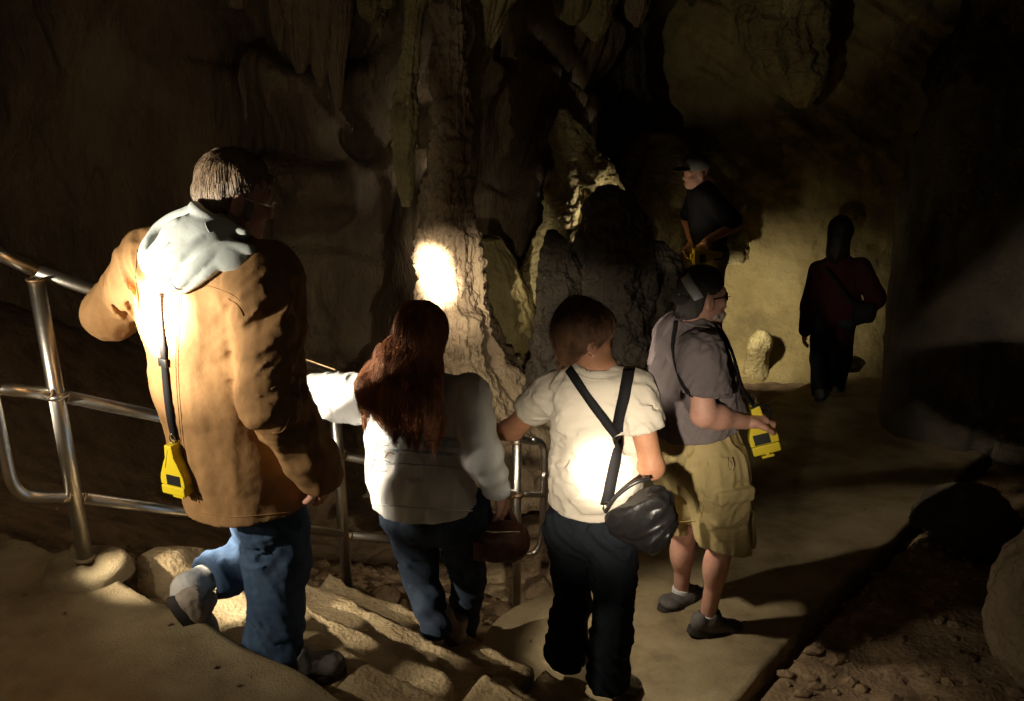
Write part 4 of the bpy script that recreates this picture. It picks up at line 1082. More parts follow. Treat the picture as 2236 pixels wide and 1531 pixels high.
    F.ell(hc - f * .004 + r * .082 - u * .034, (.030, .030, .040), (r, f, u), .01, sub=True); F.ell(hc - f * .004 - r * .082 - u * .034, (.030, .030, .040), (r, f, u), .01, sub=True)
    F.cut(hc - u * .105 - f * .04, -u, .01)
    F.disp(lambda p: .0035 * ridge(np.stack([(p - A(hc)) @ A(r), (p - A(hc)) @ A(f), ((p - A(hc)) @ A(u)) * .25], -1), 46, 2, 5), .03)
    hv = F.mesh(); hair = link('hair', hv[0], hv[1], M['hair_brown'], e)
    th = bvh(hair); sds = seeds_on(hv[0], hv[1], 7000, lambda q: True, 3)
    crown = hc + u * .11 - f * .05
    fl = lambda p, n: ((p - crown).normalized() * .5 - u * .7 + f * .25)
    strands('hair_strands', th, sds, fl, .045, M['hair_brown'], hair, r=.0009, seg=4, lift=.004, seed=1)
    F = Field(hc - Vector((.2, .2, .2)), hc + Vector((.2, .2, .2)), .006)            # sideburn
    F.ell(hc + r * .072 + f * .030 - u * .045, (.012, .016, .030), (r, f, u), .01); mk('sideburn', F, M['hair_grey'], e)
    v = join(tube([hc + r * .084 + f * .0 + u * -.008, hc + r * .078 + f * .09 - u * .015], .0022, 6), tube(catmull([hc + r * .070 + f * .095 - u * .005, hc + r * .04 + f * .108 - u * .006, hc + r * .012 + f * .11 - u * .012, hc + r * .015 + f * .11 - u * .036, hc + r * .05 + f * .104 - u * .038, hc + r * .070 + f * .095 - u * .005], 4), .0018, 6))
    link('glasses', v[0], v[1], M['chrome'], e)
    return e, body, coat

# ---------------------------------------------------------------- 2: the woman with long red hair
def person_red():
    hd = Vector((.45, .89, 0)).normalized(); rt = Vector((.89, -.45, 0)).normalized()
    e = empty('person', tuple(P(960, 1410, 3.57)), 'woman with long red hair and a pale sweatshirt, left hand on the handrail', 'person')
    hc = P(922, 722, 3.62); hf = Vector((.25, .95, -.35)); N0 = P(920, 835, 3.58)
    ShL, ShR = P(815, 872, 3.62), P(1022, 868, 3.50)
    ElL, WrL = P(738, 868, 3.84), P(668, 848, 4.0)
    ElR, WrR = P(1054, 1000, 3.42), P(1092, 1085, 3.50)
    HipL, HipR = P(900, 1120, 3.62), P(1002, 1125, 3.52)
    KnL, AnL = P(918, 1262, 3.64), P(952, 1362, 3.56); KnR, AnR = P(1022, 1265, 3.66), P(1008, 1380, 3.74)
    F = Field((-1.25, 3.0, .0), (.25, 4.4, 2.0), .0085)
    head_field(F, hc, hf, .95); F.cap(N0, hc - Vector((0, 0, .05)), .055, .052, .03)
    F.cap(N0, P(950, 1120, 3.57), .09, .10, .03, side=rt, fa=.07, fb=.08); F.cap(ShL, ShR, .05, .05, .03)
    for a, b, ra, rb in ((ShL, ElL, .045, .037), (ElL, WrL, .036, .026), (ShR, ElR, .045, .037), (ElR, WrR, .036, .026), (HipL, KnL, .075, .05), (KnL, AnL, .048, .033), (HipR, KnR, .075, .05), (KnR, AnR, .048, .033)): F.cap(a, b, ra, rb, .03)
    b = F.mesh()
    hl = hand_mesh(WrL, (T[1] - T[0]) * .6 + Vector((0, 0, -.1)), (0, 0, -1), 1, .6, .9)
    hr = hand_mesh(WrR, P(1112, 1125, 3.54) - WrR, (-.8, .2, 0), -1, .9, .9)
    body = link('body', *join(b, hl, hr), M['skin'], e)
    F = Field((-1.15, 3.0, .80), (.20, 4.2, 1.62), .0065)
    ax = [P(918, 880, 3.57), P(905, 960, 3.57), P(915, 1040, 3.57), P(938, 1122, 3.57)]
    rl = [.180, .200, .222, .248]; rd = [.115, .140, .155, .170]
    for i in range(3): F.cap(ax[i], ax[i + 1], rl[i], rl[i + 1], .03, side=rt, fa=rd[i], fb=rd[i + 1])
    F.cap(ShL, ShR, .078, .078, .05); F.cap(N0 - UP * .03, N0 + UP * .02, .085, .07, .03)
    F.cap(ShL, ElL, .092, .090, .03); F.cap(ElL, P(695, 858, 3.93), .090, .082, .03, fold=(.010, 60, 6))
    F.cap(P(690, 850, 3.95), P(672, 845, 3.99), .055, .045, .01)
    F.cap(ShR, ElR, .074, .070, .03, fold=(.006, 40, 7)); F.cap(ElR, P(1084, 1062, 3.47), .068, .052, .03, fold=(.010, 60, 8))
    folds(F, .006, (5, 5, 2.5), 41); diag(F, .003, (.3, 0, 1), 20, 46); diag(F, .010, (.25, 0, 1), 15, 42, P(870, 1080, 3.4), .16); diag(F, .008, (.3, 0, -.9), 18, 43, P(760, 870, 3.7), .14)
    F.cut(P(940, 1128, 3.45), Vector((.13, 0, -1)), .012)
    F.cap(P(942, 1150, 3.57), P(940, 1118, 3.57), .23, .225, .004, sub=True, side=rt, fa=.15, fb=.145)
    sw = mk('sweatshirt', F, M['sweater'], e); tr = bvh(sw)
    # hem and cuff bands
    pts = [hit(q.x, q.y, tr, .001)[0] for q in catmull([Vector((a, b_, 0)) for a, b_ in ((808, 1098), (850, 1104), (940, 1112), (1020, 1116), (1060, 1112))], 8)]
    pts = [q for q in pts if q]; v, f = tube(pts, .004, 6); link('hem_band', v, f, M['sweater'], sw)
    # printed bands and stitched twigs on the back
    for row, (y0, w) in enumerate(((958, .040), (984, .012), (1012, .008))):
        q, pp, nn = strap_on([(818, y0 + 2), (860, y0), (910, y0 + 3), (960, y0 + 6), (1002, y0 + 10)], tr, w, .0002, .0006, 10); link('knit_band', q[0], q[1], M['print'], sw)
    def twig(px, r=.0016, m='thread'):
        p = [hit(q.x, q.y, tr, .0008)[0] for q in catmull([Vector((a, b_, 0)) for a, b_ in px], 5)]; p = [q for q in p if q]
        if len(p) > 2: v, f = tube(p, r, 5); link('embroidered_twig', v, f, M[m], sw)
    twig([(808, 1030), (818, 1005), (822, 980), (835, 955)]); twig([(818, 1005), (806, 990), (802, 975)]); twig([(822, 985), (838, 974), (850, 972)]); twig([(800, 1012), (820, 1016), (838, 1006), (852, 1010)])
    twig([(812, 1022), (826, 1030), (846, 1028)]); twig([(798, 955), (799, 935), (806, 915)], m='thread_red'); twig([(799, 935), (792, 925), (790, 912)], m='thread_red'); twig([(840, 1000), (850, 988), (862, 992)], .002, 'thread_red')
    # jeans
    F = Field((-.95, 3.1, .1), (.25, 4.1, 1.25), .007)
    F.cap(HipL, HipR, .125, .125, .04); F.cap(HipL, KnL, .108, .068, .02); F.cap(KnL, AnL, .068, .060, .01, fold=(.006, 50, 3)); F.cap(HipR, KnR, .100, .066, .006); F.cap(KnR, AnR, .066, .058, .004, fold=(.006, 50, 4))
    folds(F, .004, (8, 8, 4), 51); diag(F, .006, (1, 0, -.4), 22, 52)
    F.cut(AnR + Vector((0, 0, -.03)), (0, 0, -1), .006, AnR, .11)
    mk('jeans', F, M['denim_dark'], e)
    shoe('shoe', P(942, 1352, 3.55), P(1024, 1450, 3.66), M['shoe_tan'], e, up=Vector((.55, .2, .5)), w=.043, label='pale grey shoe lifted on its toe')
    shoe('shoe', P(985, 1412, 3.62), P(1020, 1375, 3.88), M['shoe_grey'], e, w=.043)
    # hair: long, falling over the shoulders to the middle of the back
    f, r, u = frame(hf); F = Field(P(900, 800, 3.55) - Vector((.42, .34, .42)), P(900, 800, 3.55) + Vector((.42, .34, .42)), .006)
    F.ell(hc - f * .012 + u * .02, (.098, .115, .105), (r, f, u), .01)
    def seg(pts, k=.05):
        for i in range(len(pts) - 1):
            a, ra, fa = pts[i]; b, rb, fb = pts[i + 1]; F.cap(a, b, ra, rb, k, side=rt, fa=fa, fb=fb)
    seg([(P(920, 730, 3.60), .098, .10), (P(895, 800, 3.53), .125, .085), (P(878, 855, 3.45), .165, .06), (P(888, 900, 3.41), .165, .040), (P(905, 928, 3.40), .12, .022)])
    seg([(P(850, 770, 3.56), .05, .05), (P(815, 840, 3.52), .06, .05), (P(808, 880, 3.47), .05, .03)])
    F.ell(hc + f * .10 - u * .04, (.075, .10, .10), (r, f, u), .02, sub=True)
    F.disp(lambda p: .008 * ridge(p, (24, 24, 2.5), 2, 61) + .012 * fbm(p, (7, 7, 2), 2, 62), .04)
    hv = F.mesh(); hair = link('hair', hv[0], hv[1], M['hair_red'], e); th = bvh(hair)
    sds = seeds_on(hv[0], hv[1], 9000, lambda q: True, 5)
    strands('hair_strands', th, sds, lambda p, n: -UP + Vector((-.10, 0, 0)) + Vector((0, -.12, 0)), .13, M['hair_red'], hair, r=.0012, seg=6, lift=.006, seed=2, jit=.55, droop=0)
    # purse carried in the right hand
    bc = P(1096, 1178, 3.46)
    b_ = empty('handbag', tuple(bc - UP * .09), 'small rounded brown leather handbag hanging from the right hand of the red-haired woman', 'handbag')
    F = Field(bc - Vector((.2, .2, .2)), bc + Vector((.2, .2, .25)), .005)
    F.cap(bc - rt * .030 - UP * .015, bc + rt * .035 + UP * .0, .090, .082, .03, side=hd, fa=.085, fb=.085); 
    F.cut(bc + UP * .062, UP, .012); F.disp(lambda p: .003 * ridge(p, 14, 2, 6) + .001 * fbm(p, 60, 2, 7), .02)
    mk('bag_body', F, M['brown_leather'], b_)
    v = tube(catmull([bc - rt * .10 + UP * .05, bc - rt * .02 + UP * .068 - hd * .07, bc + rt * .09 + UP * .058], 8), .005, 6); link('zip', v[0], v[1], M['chrome'], b_)
    v = box(bc - hd * .095 - rt * .055 - UP * .02, (.022, .006, .040), (rt, hd, UP), .5); link('side_tab', v[0], v[1], M['brown_leather'], b_)
    hp = P(1112, 1125, 3.52)
    for o_ in (-.05, .06):
        v = tube(catmull([bc + rt * o_ + UP * .055, hp + rt * o_ * .5 - UP * .015, hp + UP * .022, hp + rt * .02 - UP * .02, bc + rt * (o_ + .03) + UP * .055 + hd * .04], 8), .005, 7); link('handle', v[0], v[1], M['brown_leather'], b_)
    for k in range(9):
        c = hp + rt * (-.02) - UP * (.012 + .013 * k) - hd * .03 + rt * .004 * math.sin(k); v = tube([c + Vector((.004 * math.cos(a), 0, 0)) + Vector((0, .002 * (k % 2), .0075 * math.sin(a))) for a in [i * .785 for i in range(9)]], .0012, 5, False); link('chain_link', v[0], v[1], M['chrome'], b_)
    return e, body, sw

# ---------------------------------------------------------------- 3: the short-haired walker with the crossed straps
def person_cream():
    hd = Vector((.42, .90, 0)).normalized(); rt = Vector((.90, -.42, 0)).normalized()
    e = empty('person', tuple(P(1290, 1480, 3.42)), 'short-haired woman in a cream T-shirt with two crossed black straps on the back', 'person')
    hc = P(1282, 722, 3.44); hf = Vector((.93, .34, -.20)); N0 = P(1302, 808, 3.40)
    ShL, ShR = P(1205, 858, 3.50), P(1386, 852, 3.32)
    ElL, WrL = P(1118, 938, 3.68), P(1020, 952, 3.90)
    ElR, WrR = P(1424, 1020, 3.26), P(1372, 1010, 3.46)
    HipL, HipR = P(1252, 1150, 3.46), P(1338, 1150, 3.38)
    KnL, AnL = P(1250, 1285, 3.50), P(1236, 1425, 3.47); KnR, AnR = P(1340, 1310, 3.34), P(1328, 1470, 3.36)
    F = Field((-.45, 2.9, .0), (.95, 4.25, 2.05), .0085)
    head_field(F, hc, hf, .96); F.cap(N0, hc - Vector((-.01, 0, .05)), .056, .054, .03)
    F.cap(N0, P(1290, 1140, 3.42), .09, .10, .03, side=rt, fa=.07, fb=.08); F.cap(ShL, ShR, .05, .05, .03)
    for a, b, ra, rb in ((ShL, ElL, .052, .044), (ElL, WrL, .044, .028), (ShR, ElR, .050, .043), (ElR, WrR, .042, .028), (HipL, KnL, .07, .05), (KnL, AnL, .048, .033), (HipR, KnR, .07, .05), (KnR, AnR, .048, .033)): F.cap(a, b, ra, rb, .03)
    b = F.mesh()
    hl = hand_mesh(WrL, WrL - ElL, (0, 0, -1), 1, .5, .9); hr = hand_mesh(WrR, P(1335, 1000, 3.60) - WrR, (-.2, .6, -.5), -1, .8, .9)
    body = link('body', *join(b, hl, hr), M['skin_tan'], e)
    F = Field((-.20, 2.95, .75), (.85, 3.95, 1.72), .0065)
    ax = [P(1300, 850, 3.40), P(1300, 930, 3.40), P(1302, 1030, 3.40), P(1300, 1125, 3.41)]
    rl = [.160, .162, .170, .180]; rd = [.105, .135, .155, .155]
    for i in range(3): F.cap(ax[i], ax[i + 1], rl[i], rl[i + 1], .03, side=rt, fa=rd[i], fb=rd[i + 1])
    F.cap(ShL, ShR, .066, .066, .05); F.cap(N0 - UP * .05, N0 - UP * .0, .085, .070, .03)
    F.cap(ShL, P(1165, 890, 3.58), .074, .072, .03); F.cap(ShR, P(1406, 930, 3.27), .070, .070, .03)
    folds(F, .0035, (6, 6, 6), 71); diag(F, .003, (1, 0, .2), 26, 76); diag(F, .007, (.9, 0, .35), 17, 72, P(1230, 900, 3.3), .16); diag(F, .007, (.9, 0, .25), 17, 73, P(1240, 1080, 3.3), .22); diag(F, .008, (-.4, 0, .9), 22, 74, P(1400, 900, 3.25), .12)
    F.cut(P(1290, 1127, 3.3), Vector((.02, 0, -1)), .008)
    F.cap(P(1300, 1150, 3.41), P(1300, 1118, 3.41), .160, .160, .004, sub=True, side=rt, fa=.135, fb=.135)
    dL = (ElL - ShL).normalized(); pL = P(1158, 896, 3.60); F.cut(pL, dL, .006, pL, .14); F.cap(pL + dL * .03, pL - dL * .02, .066, .064, .004, sub=True)
    dR = (ElR - ShR).normalized(); pR = P(1406, 938, 3.27); F.cut(pR, dR, .006, pR, .12); F.cap(pR + dR * .03, pR - dR * .02, .062, .060, .004, sub=True)
    F.cap(N0 + UP * .10, N0 - UP * .02, .075, .068, .004, sub=True)
    sh = mk('t_shirt', F, M['cream'], e); tr = bvh(sh)
    pts = [hit(q.x, q.y, tr, .0005)[0] for q in catmull([Vector((a, b_, 0)) for a, b_ in ((1262, 816), (1290, 828), (1330, 830))], 8)]; pts = [q for q in pts if q]
    if len(pts) > 2: v, f = tube(pts, .003, 6); link('neck_band', v, f, M['cream'], sh)
    F = Field((-.25, 2.9, .0), (.75, 3.9, 1.2), .007)
    F.cap(HipL, HipR, .108, .108, .04); F.cap(HipL, KnL, .098, .066, .02); F.cap(KnL, AnL - UP * .01, .065, .078, .008); F.cap(HipR, KnR, .100, .070, .004); F.cap(KnR, AnR - UP * .03, .069, .080, .003)
    folds(F, .006, (7, 7, 3), 81); diag(F, .008, (1, 0, -.5), 18, 82)
    F.cut(AnL - UP * .055, (0, 0, -1), .006, AnL, .13); F.cut(AnR - UP * .055, (0, 0, -1), .006, AnR, .13)
    mk('trousers', F, M['black_pants'], e)
    shoe('shoe', P(1215, 1432, 3.48), P(1275, 1440, 3.66), M['shoe_grey'], e, w=.043); shoe('shoe', P(1318, 1490, 3.36), P(1385, 1508, 3.52), M['leather'], e, w=.043)
    f, r, u = frame(hf); F = Field(hc - Vector((.2, .2, .2)), hc + Vector((.2, .2, .2)), .0055)
    F.ell(hc - f * .020 + u * .020, (.096, .118, .104), (r, f, u), .01); F.cap(hc - f * .055 - u * .02, hc - f * .050 - u * .075, .074, .052, .03)
    F.ell(hc + f * .080 - u * .05, (.12, .082, .085), (r, f, u), .02, sub=True); F.ell(hc + r * .085 - u * .04, (.03, .03, .036), (r, f, u), .01, sub=True)
    F.disp(lambda p: .007 * ridge(p, (20, 20, 7), 2, 91) + .006 * fbm(p, 12, 2, 92), .03)
    hv = F.mesh(); hair = link('hair', hv[0], hv[1], M['hair_dark'], e); th = bvh(hair); cr_ = hc + u * .1
    strands('hair_strands', th, seeds_on(hv[0], hv[1], 4500, lambda q: True, 7), lambda p, n: (p - cr_).normalized() * .5 - u * .6 - f * .2, .06, M['hair_dark'], hair, r=.0011, seg=5, lift=.006, seed=3, jit=.9)
    F = Field(hc - Vector((.15, .15, .15)), hc + Vector((.15, .15, .15)), .005); q = hc + r * .078 - u * .062 - f * .006
    v = tube([q + r * .004 + Vector((0, 0, .008 * math.sin(a))) + f * .008 * math.cos(a) for a in [i * .7 for i in range(10)]], .0013, 6, False); link('earring', v[0], v[1], M['chrome'], e)
    # shoulder bag + straps
    bc = P(1398, 1128, 3.24)
    b_ = empty('shoulder_bag', tuple(bc - UP * .13), 'slouchy black leather shoulder bag at the right hip of the woman in the cream T-shirt', 'bag')
    F = Field(bc - Vector((.25, .25, .25)), bc + Vector((.25, .25, .25)), .0055)
    F.cap(bc - rt * .06 + UP * .01, bc + rt * .05 - UP * .0, .105, .125, .03, side=UP, fa=.065, fb=.075)
    F.cut(bc + UP * .085 + rt * .0, UP + rt * -.7, .02)
    diag(F, .009, (.7, 0, .6), 13, 95); diag(F, .003, (.5, 0, .8), 24, 96)
    mk('bag_body', F, M['leather'], b_)
    v = tube(catmull([P(1322, 1118, 3.20), P(1345, 1085, 3.17), P(1385, 1055, 3.16), P(1420, 1045, 3.17)], 8), .008, 8); link('rolled_edge', v[0], v[1], M['leather'], b_)
    ta = bvh(sh)
    s1 = strap_on([(1374, 812), (1366, 860), (1354, 920), (1345, 975), (1334, 1040), (1322, 1100)], ta, .042, .010, .003); link('strap', s1[0][0], s1[0][1], M['black'], b_)
    q = s1[1][-1]; v = tube([q + Vector((.010 * math.cos(a), -.004, .014 * math.sin(a) - .01)) for a in [i * .7854 for i in range(9)]], .003, 7, False); link('ring', v[0], v[1], M['chrome'], b_)
    v = box(q + Vector((0, -.004, .012)), (.017, .003, .007), (rt, -hd, UP), .3); link('strap_buckle', v[0], v[1], M['chrome'], b_)
    lm = hand_lamp(P(1350, 990, 3.68), rt, UP, 'yellow hand lamp held in front of the woman in the cream T-shirt', 1.0)
    s2 = strap_on([(1243, 806), (1270, 846), (1302, 892), (1328, 928), (1345, 950)], ta, .034, .003, .003); link('strap', s2[0][0], s2[0][1], M['black'], lm)
    return e, body, sh

# ---------------------------------------------------------------- 4: the man in the grey T-shirt and cargo shorts
def person_grey():
    hd = Vector((.90, .43, 0)).normalized(); rt = Vector((.43, -.90, 0)).normalized()
    e = empty('person', tuple(P(1540, 1370, 3.98)), 'man in a grey T-shirt, khaki cargo shorts and a dark cap, looking to the right', 'person')
    hc = P(1535, 638, 4.0); hf = Vector((.93, .34, .06)); N0 = P(1508, 712, 3.99)
    ShL, ShR = P(1470, 762, 4.20), P(1530, 775, 3.80)
    ElL, WrL = P(1440, 862, 4.36), P(1500, 900, 4.40)
    ElR, WrR = P(1536, 905, 3.74), P(1628, 922, 3.83)
    HipL, HipR = P(1500, 1010, 4.10), P(1555, 1015, 3.90)
    KnL, AnL = P(1497, 1160, 4.13), P(1487, 1288, 4.17); KnR, AnR = P(1578, 1180, 3.90), P(1545, 1345, 3.92)
    F = Field((.35, 3.4, -.02), (1.45, 4.75, 2.1), .0085)
    head_field(F, hc, hf, .96); F.cap(N0, hc - Vector((.01, 0, .05)), .062, .058, .03)
    F.cap(N0, P(1530, 1000, 3.98), .10, .12, .03, side=rt, fa=.08, fb=.10); F.cap(ShL, ShR, .06, .06, .03)
    for a, b, ra, rb in ((ShL, ElL, .052, .046), (ElL, WrL, .044, .032), (ShR, ElR, .056, .050), (HipL, KnL, .08, .058), (HipR, KnR, .08, .058)): F.cap(a, b, ra, rb, .03)
    F.cap(ElR, ElR.lerp(WrR, .35), .050, .050, .03); F.cap(ElR.lerp(WrR, .35), WrR, .050, .031, .03)
    for k, a in ((KnL, AnL), (KnR, AnR)):
        F.cap(k, a, .052, .036, .03); m_ = k.lerp(a, .32) - hd * .018; F.ell(m_, (.052, .052, .10), None, .04); F.ell(a - UP * .02 + rt * .03, (.012,) * 3, None, .02)
    F.cap(N0 - UP * .02 + hd * .09, P(1575, 900, 3.98), .06, .10, .03)
    b = F.mesh()
    hr = hand_mesh(WrR, P(1662, 912, 3.86) - WrR, (.25, .15, -.9), -1, 1.0, 1.08); hl = hand_mesh(WrL, (.9, -.2, -.3), (0, -.8, -.3), 1, .5, 1.0)
    body = link('body', *join(b, hl, hr), M['skin'], e)
    F = Field((.38, 3.35, .80), (1.35, 4.7, 1.75), .0065)
    ax = [P(1506, 752, 4.0), P(1512, 820, 4.0), P(1522, 900, 3.99), P(1530, 985, 3.98)]
    rl = [.205, .225, .235, .225]; rd = [.125, .155, .178, .172]
    for i in range(3): F.cap(ax[i], ax[i + 1], rl[i], rl[i + 1], .03, side=rt, fa=rd[i], fb=rd[i + 1])
    F.cap(ShL, ShR, .078, .078, .05); F.cap(N0 - UP * .05, N0 + UP * .01, .095, .080, .04)
    pR = P(1545, 862, 3.75); pL = P(1446, 832, 4.30)
    F.cap(ShR, pR, .090, .092, .03); F.cap(ShL, pL, .088, .088, .03)
    folds(F, .005, (6, 6, 4), 101); diag(F, .004, (.5, 0, 1), 30, 106); diag(F, .008, (.6, 0, .8), 17, 102, P(1580, 800, 3.7), .16); diag(F, .006, (.9, 0, -.2), 15, 103, P(1520, 960, 3.8), .22)
    F.cut(P(1500, 972, 3.8), Vector((.32, 0, -1)), .008); F.cap(P(1532, 1020, 3.98), P(1530, 985, 3.98), .205, .205, .004, sub=True, side=rt, fa=.15, fb=.15)
    dR = (ElR - ShR).normalized(); F.cut(pR, dR + Vector((-.15, 0, 0)), .006, pR, .125); F.cap(pR + dR * .03, pR - dR * .025, .076, .074, .004, sub=True)
    dL = (ElL - ShL).normalized(); F.cut(pL, dL, .006, pL, .12); F.cap(pL + dL * .03, pL - dL * .025, .070, .068, .004, sub=True)
    F.cap(N0 + UP * .10, N0 + UP * .0, .08, .070, .004, sub=True)
    sh = mk('t_shirt', F, M['tee'], e); tr = bvh(sh)
    F = Field((.35, 3.4, .25), (1.40, 4.6, 1.15), .0065)
    F.cap(P(1522, 955, 4.0), P(1530, 1010, 3.99), .20, .205, .03, side=rt, fa=.155, fb=.165)
    hL = P(1492, 1142, 4.13); hR = P(1582, 1182, 3.90)
    F.cap(HipL, hL, .135, .118, .02); F.cap(HipR + Vector((.01, 0, 0)), hR, .142, .125, .02)
    F.cap(HipL - hd * .05, HipR - hd * .05, .12, .12, .03)
    folds(F, .006, (6, 6, 3), 111); diag(F, .008, (.4, 0, -.9), 14, 112); diag(F, .008, (.9, 0, .4), 20, 113, P(1600, 1090, 3.8), .13)
    F.cut(hL, (0, 0, -1), .006, hL, .17); F.cut(hR + UP * .0, Vector((-.16, 0, -1)), .006, hR, .19)
    F.cap(hL - UP * .05, hL + UP * .02, .104, .102, .004, sub=True); F.cap(hR - UP * .05, hR + UP * .02, .112, .110, .004, sub=True)
    # waistband gap is under the shirt; cargo pocket bellows
    pc, pn = P(1598, 1105, 3.775), Vector((.35, -.93, 0))
    F.bx(pc, (.085, .028, .088), (pn.cross(UP), pn, UP), .02, .02); F.bx(pc + UP * .062 + pn * .012, (.090, .028, .030), (pn.cross(UP), pn, UP), .012, .006)
    diag(F, .006, (.5, 0, .8), 26, 115, pc, .09)
    so = mk('cargo_shorts', F, M['khaki'], e); ts = bvh(so)
    def stitch(px, par, tree, m, r=.0022, nm='seam'):
        p = [hit(q.x, q.y, tree, .0005)[0] for q in catmull([Vector((a, b_, 0)) for a, b_ in px], 6)]; p = [q for q in p if q]
        if len(p) > 2: v, f = tube(p, r, 5); link(nm, v, f, M[m], par)
    stitch([(1545, 1008), (1540, 1070), (1530, 1130)], so, ts, 'khaki'); stitch([(1575, 1182), (1600, 1180), (1630, 1170)], so, ts, 'khaki'); stitch([(1455, 1138), (1490, 1140), (1520, 1136)], so, ts, 'khaki')
    stitch([(1500, 960), (1502, 1000), (1512, 1060), (1530, 1120)], so, ts, 'khaki')
    v = tube(catmull([P(1588, 1000, 3.76), P(1590, 1020, 3.75), P(1596, 1028, 3.74), P(1602, 1018, 3.74), P(1598, 1000, 3.76)], 4), .003, 6); link('belt_loop', v[0], v[1], M['khaki'], so)
    stitch([(1496, 704), (1520, 712), (1552, 716)], sh, tr, 'tee', .004, 'collar'); stitch([(1512, 862), (1540, 868), (1590, 862)], sh, tr, 'tee', .003)
    # socks and shoes
    for an, nm in ((AnL, 0), (AnR, 1)):
        F = Field(an - Vector((.1, .1, .12)), an + Vector((.1, .1, .1)), .005); F.cap(an + UP * .005, an - UP * .05, .043, .046, .01); F.cut(an + UP * .012 + hd * 0, UP + hd * .25, .004); mk('sock', F, M['sock'], e)
    shoe('shoe', P(1506, 1376, 3.87), P(1622, 1384, 3.97), M['shoe_grey'], e, w=.052); shoe('shoe', P(1520, 1318, 4.22), P(1443, 1330, 4.07), M['shoe_grey'], e, w=.052)
    # beard, cap, glasses
    f, r, u = frame(hf)
    F = Field(hc - Vector((.2, .2, .2)), hc + Vector((.2, .2, .2)), .005)
    F.cap(hc + f * .070 - u * .108 - r * .01, hc + f * .030 - u * .100 + r * .046, .024, .018, .01); F.cap(hc + f * .070 - u * .108, hc + f * .030 - u * .100 - r * .046, .024, .018, .01); F.cap(hc + f * .092 - u * .074 - r * .025, hc + f * .092 - u * .074 + r * .025, .009, .009, .01)
    F.cap(hc + f * .076 - u * .11 - r * .02, hc + f * .076 - u * .11 + r * .02, .022, .022, .01)
    F.disp(lambda p: .003 * fbm(p, 70, 2, 3), .02); bv = F.mesh(); bd = link('beard', bv[0], bv[1], M['hair_grey'], e)
    F = Field(hc - Vector((.22, .22, .22)), hc + Vector((.22, .22, .22)), .005)
    F.ell(hc - f * .014 + u * .034, (.083, .106, .086), (r, f, u), .01); F.cut(hc + u * .018 + f * .05, -u + f * .28, .006)
    F.ell(hc - f * .014 + u * .022, (.077, .099, .082), (r, f, u), .004, sub=True)
    F.disp(lambda p: .002 * fbm(p, 18, 2, 9), .02)
    for k in range(3):
        pass
    cap = mk('cap', F, M['cap'], e)
    v, fc = [], []
    # brim worn to the back, slanting down over the nape
    out = [(-.075, 0), (-.078, -.03), (-.066, -.062), (-.035, -.084), (0, -.09), (.035, -.084), (.066, -.062), (.078, -.03), (.075, 0)]
    B = prism([(a * .9, b_ * .55) for a, b_ in out], .003, hc - f * .104 + u * .012, r, f * .55 + u * .83, .001); link('brim', B[0], B[1], M['cap'], cap)
    # dark neck cloth and the pale side panel
    F = Field(hc - Vector((.22, .22, .25)), hc + Vector((.22, .22, .15)), .005)
    F.cap(hc - f * .045 + u * .01, hc - f * .075 - u * .115, .078, .060, .02, side=r, fa=.055, fb=.040); F.ell(hc + f * .07 - u * .05, (.13, .085, .09), (r, f, u), .01, sub=True)
    diag(F, .004, u, 26, 7); mk('neck_cloth', F, M['cap'], cap)
    tcap = bvh(cap, *[c for c in cap.children if c.name.startswith('neck')])
    q = strap_on([(1496, 604), (1506, 622), (1517, 638), (1527, 652)], tcap, .042, .0015, .002); link('pale_panel', q[0][0], q[0][1], M['cap_light'], cap)
    v = join(tube([hc + r * .083 - f * .0 - u * .008, hc + r * .074 + f * .085 - u * .012], .0022, 6), box(hc + r * .034 + f * .093 - u * .018, (.022, .002, .015), (r + f * -.35, f + r * .35, u), .4), box(hc - r * .034 + f * .093 - u * .018, (.022, .002, .015), (r + f * .35, f - r * .35, u), .4)); link('glasses', v[0], v[1], M['glasses'], e)
    for (a, b_) in ((1535, 620), (1486, 644)):
        c, n = hit(a, b_, tcap, .003)
        if c: v = tube([c + Vector((.006 * math.cos(t), 0, .006 * math.sin(t))) for t in [i * .785 for i in range(9)]], .0016, 6, False); link('cap_eyelet', v[0], v[1], M['chrome'], cap)
    # lamp in the hand, its strap round the neck
    lm = hand_lamp(P(1664, 948, 3.86), (-.95, .05, -.30), (-.25, .25, 1), 'yellow hand lamp held out by the man in the grey T-shirt', 1.32)
    s1 = strap_on([(1478, 702), (1472, 740), (1474, 780), (1484, 820), (1500, 850), (1512, 866)], tr, .020, .004, .003); link('strap', s1[0][0], s1[0][1], M['black'], lm)
    s2 = [P(1560, 708, 3.93), P(1588, 745, 3.88), P(1606, 795, 3.86), P(1622, 850, 3.86), P(1645, 885, 3.87), P(1668, 900, 3.86)]
    s2c = catmull(s2, 6); v = ribbon(s2c, [Vector((.75, -.6, .2))] * len(s2c), .020, .003); link('strap', v[0], v[1], M['black'], lm)
    cn = [P(1566, 708, 3.95), P(1580, 725, 3.91), P(1594, 752, 3.89)]; cnc = catmull(cn, 5); v = ribbon(cnc, [Vector((.5, -.8, .1))] * len(cnc), .007, .002); link('lanyard', v[0], v[1], M['hair_grey'], e)
    v = tube(catmull([P(1640, 892, 3.83), P(1660, 884, 3.84), P(1680, 892, 3.86), P(1682, 915, 3.87)], 5), .006, 8); link('carry_handle', v[0], v[1], M['plastic'], lm)
    return e, body, sh

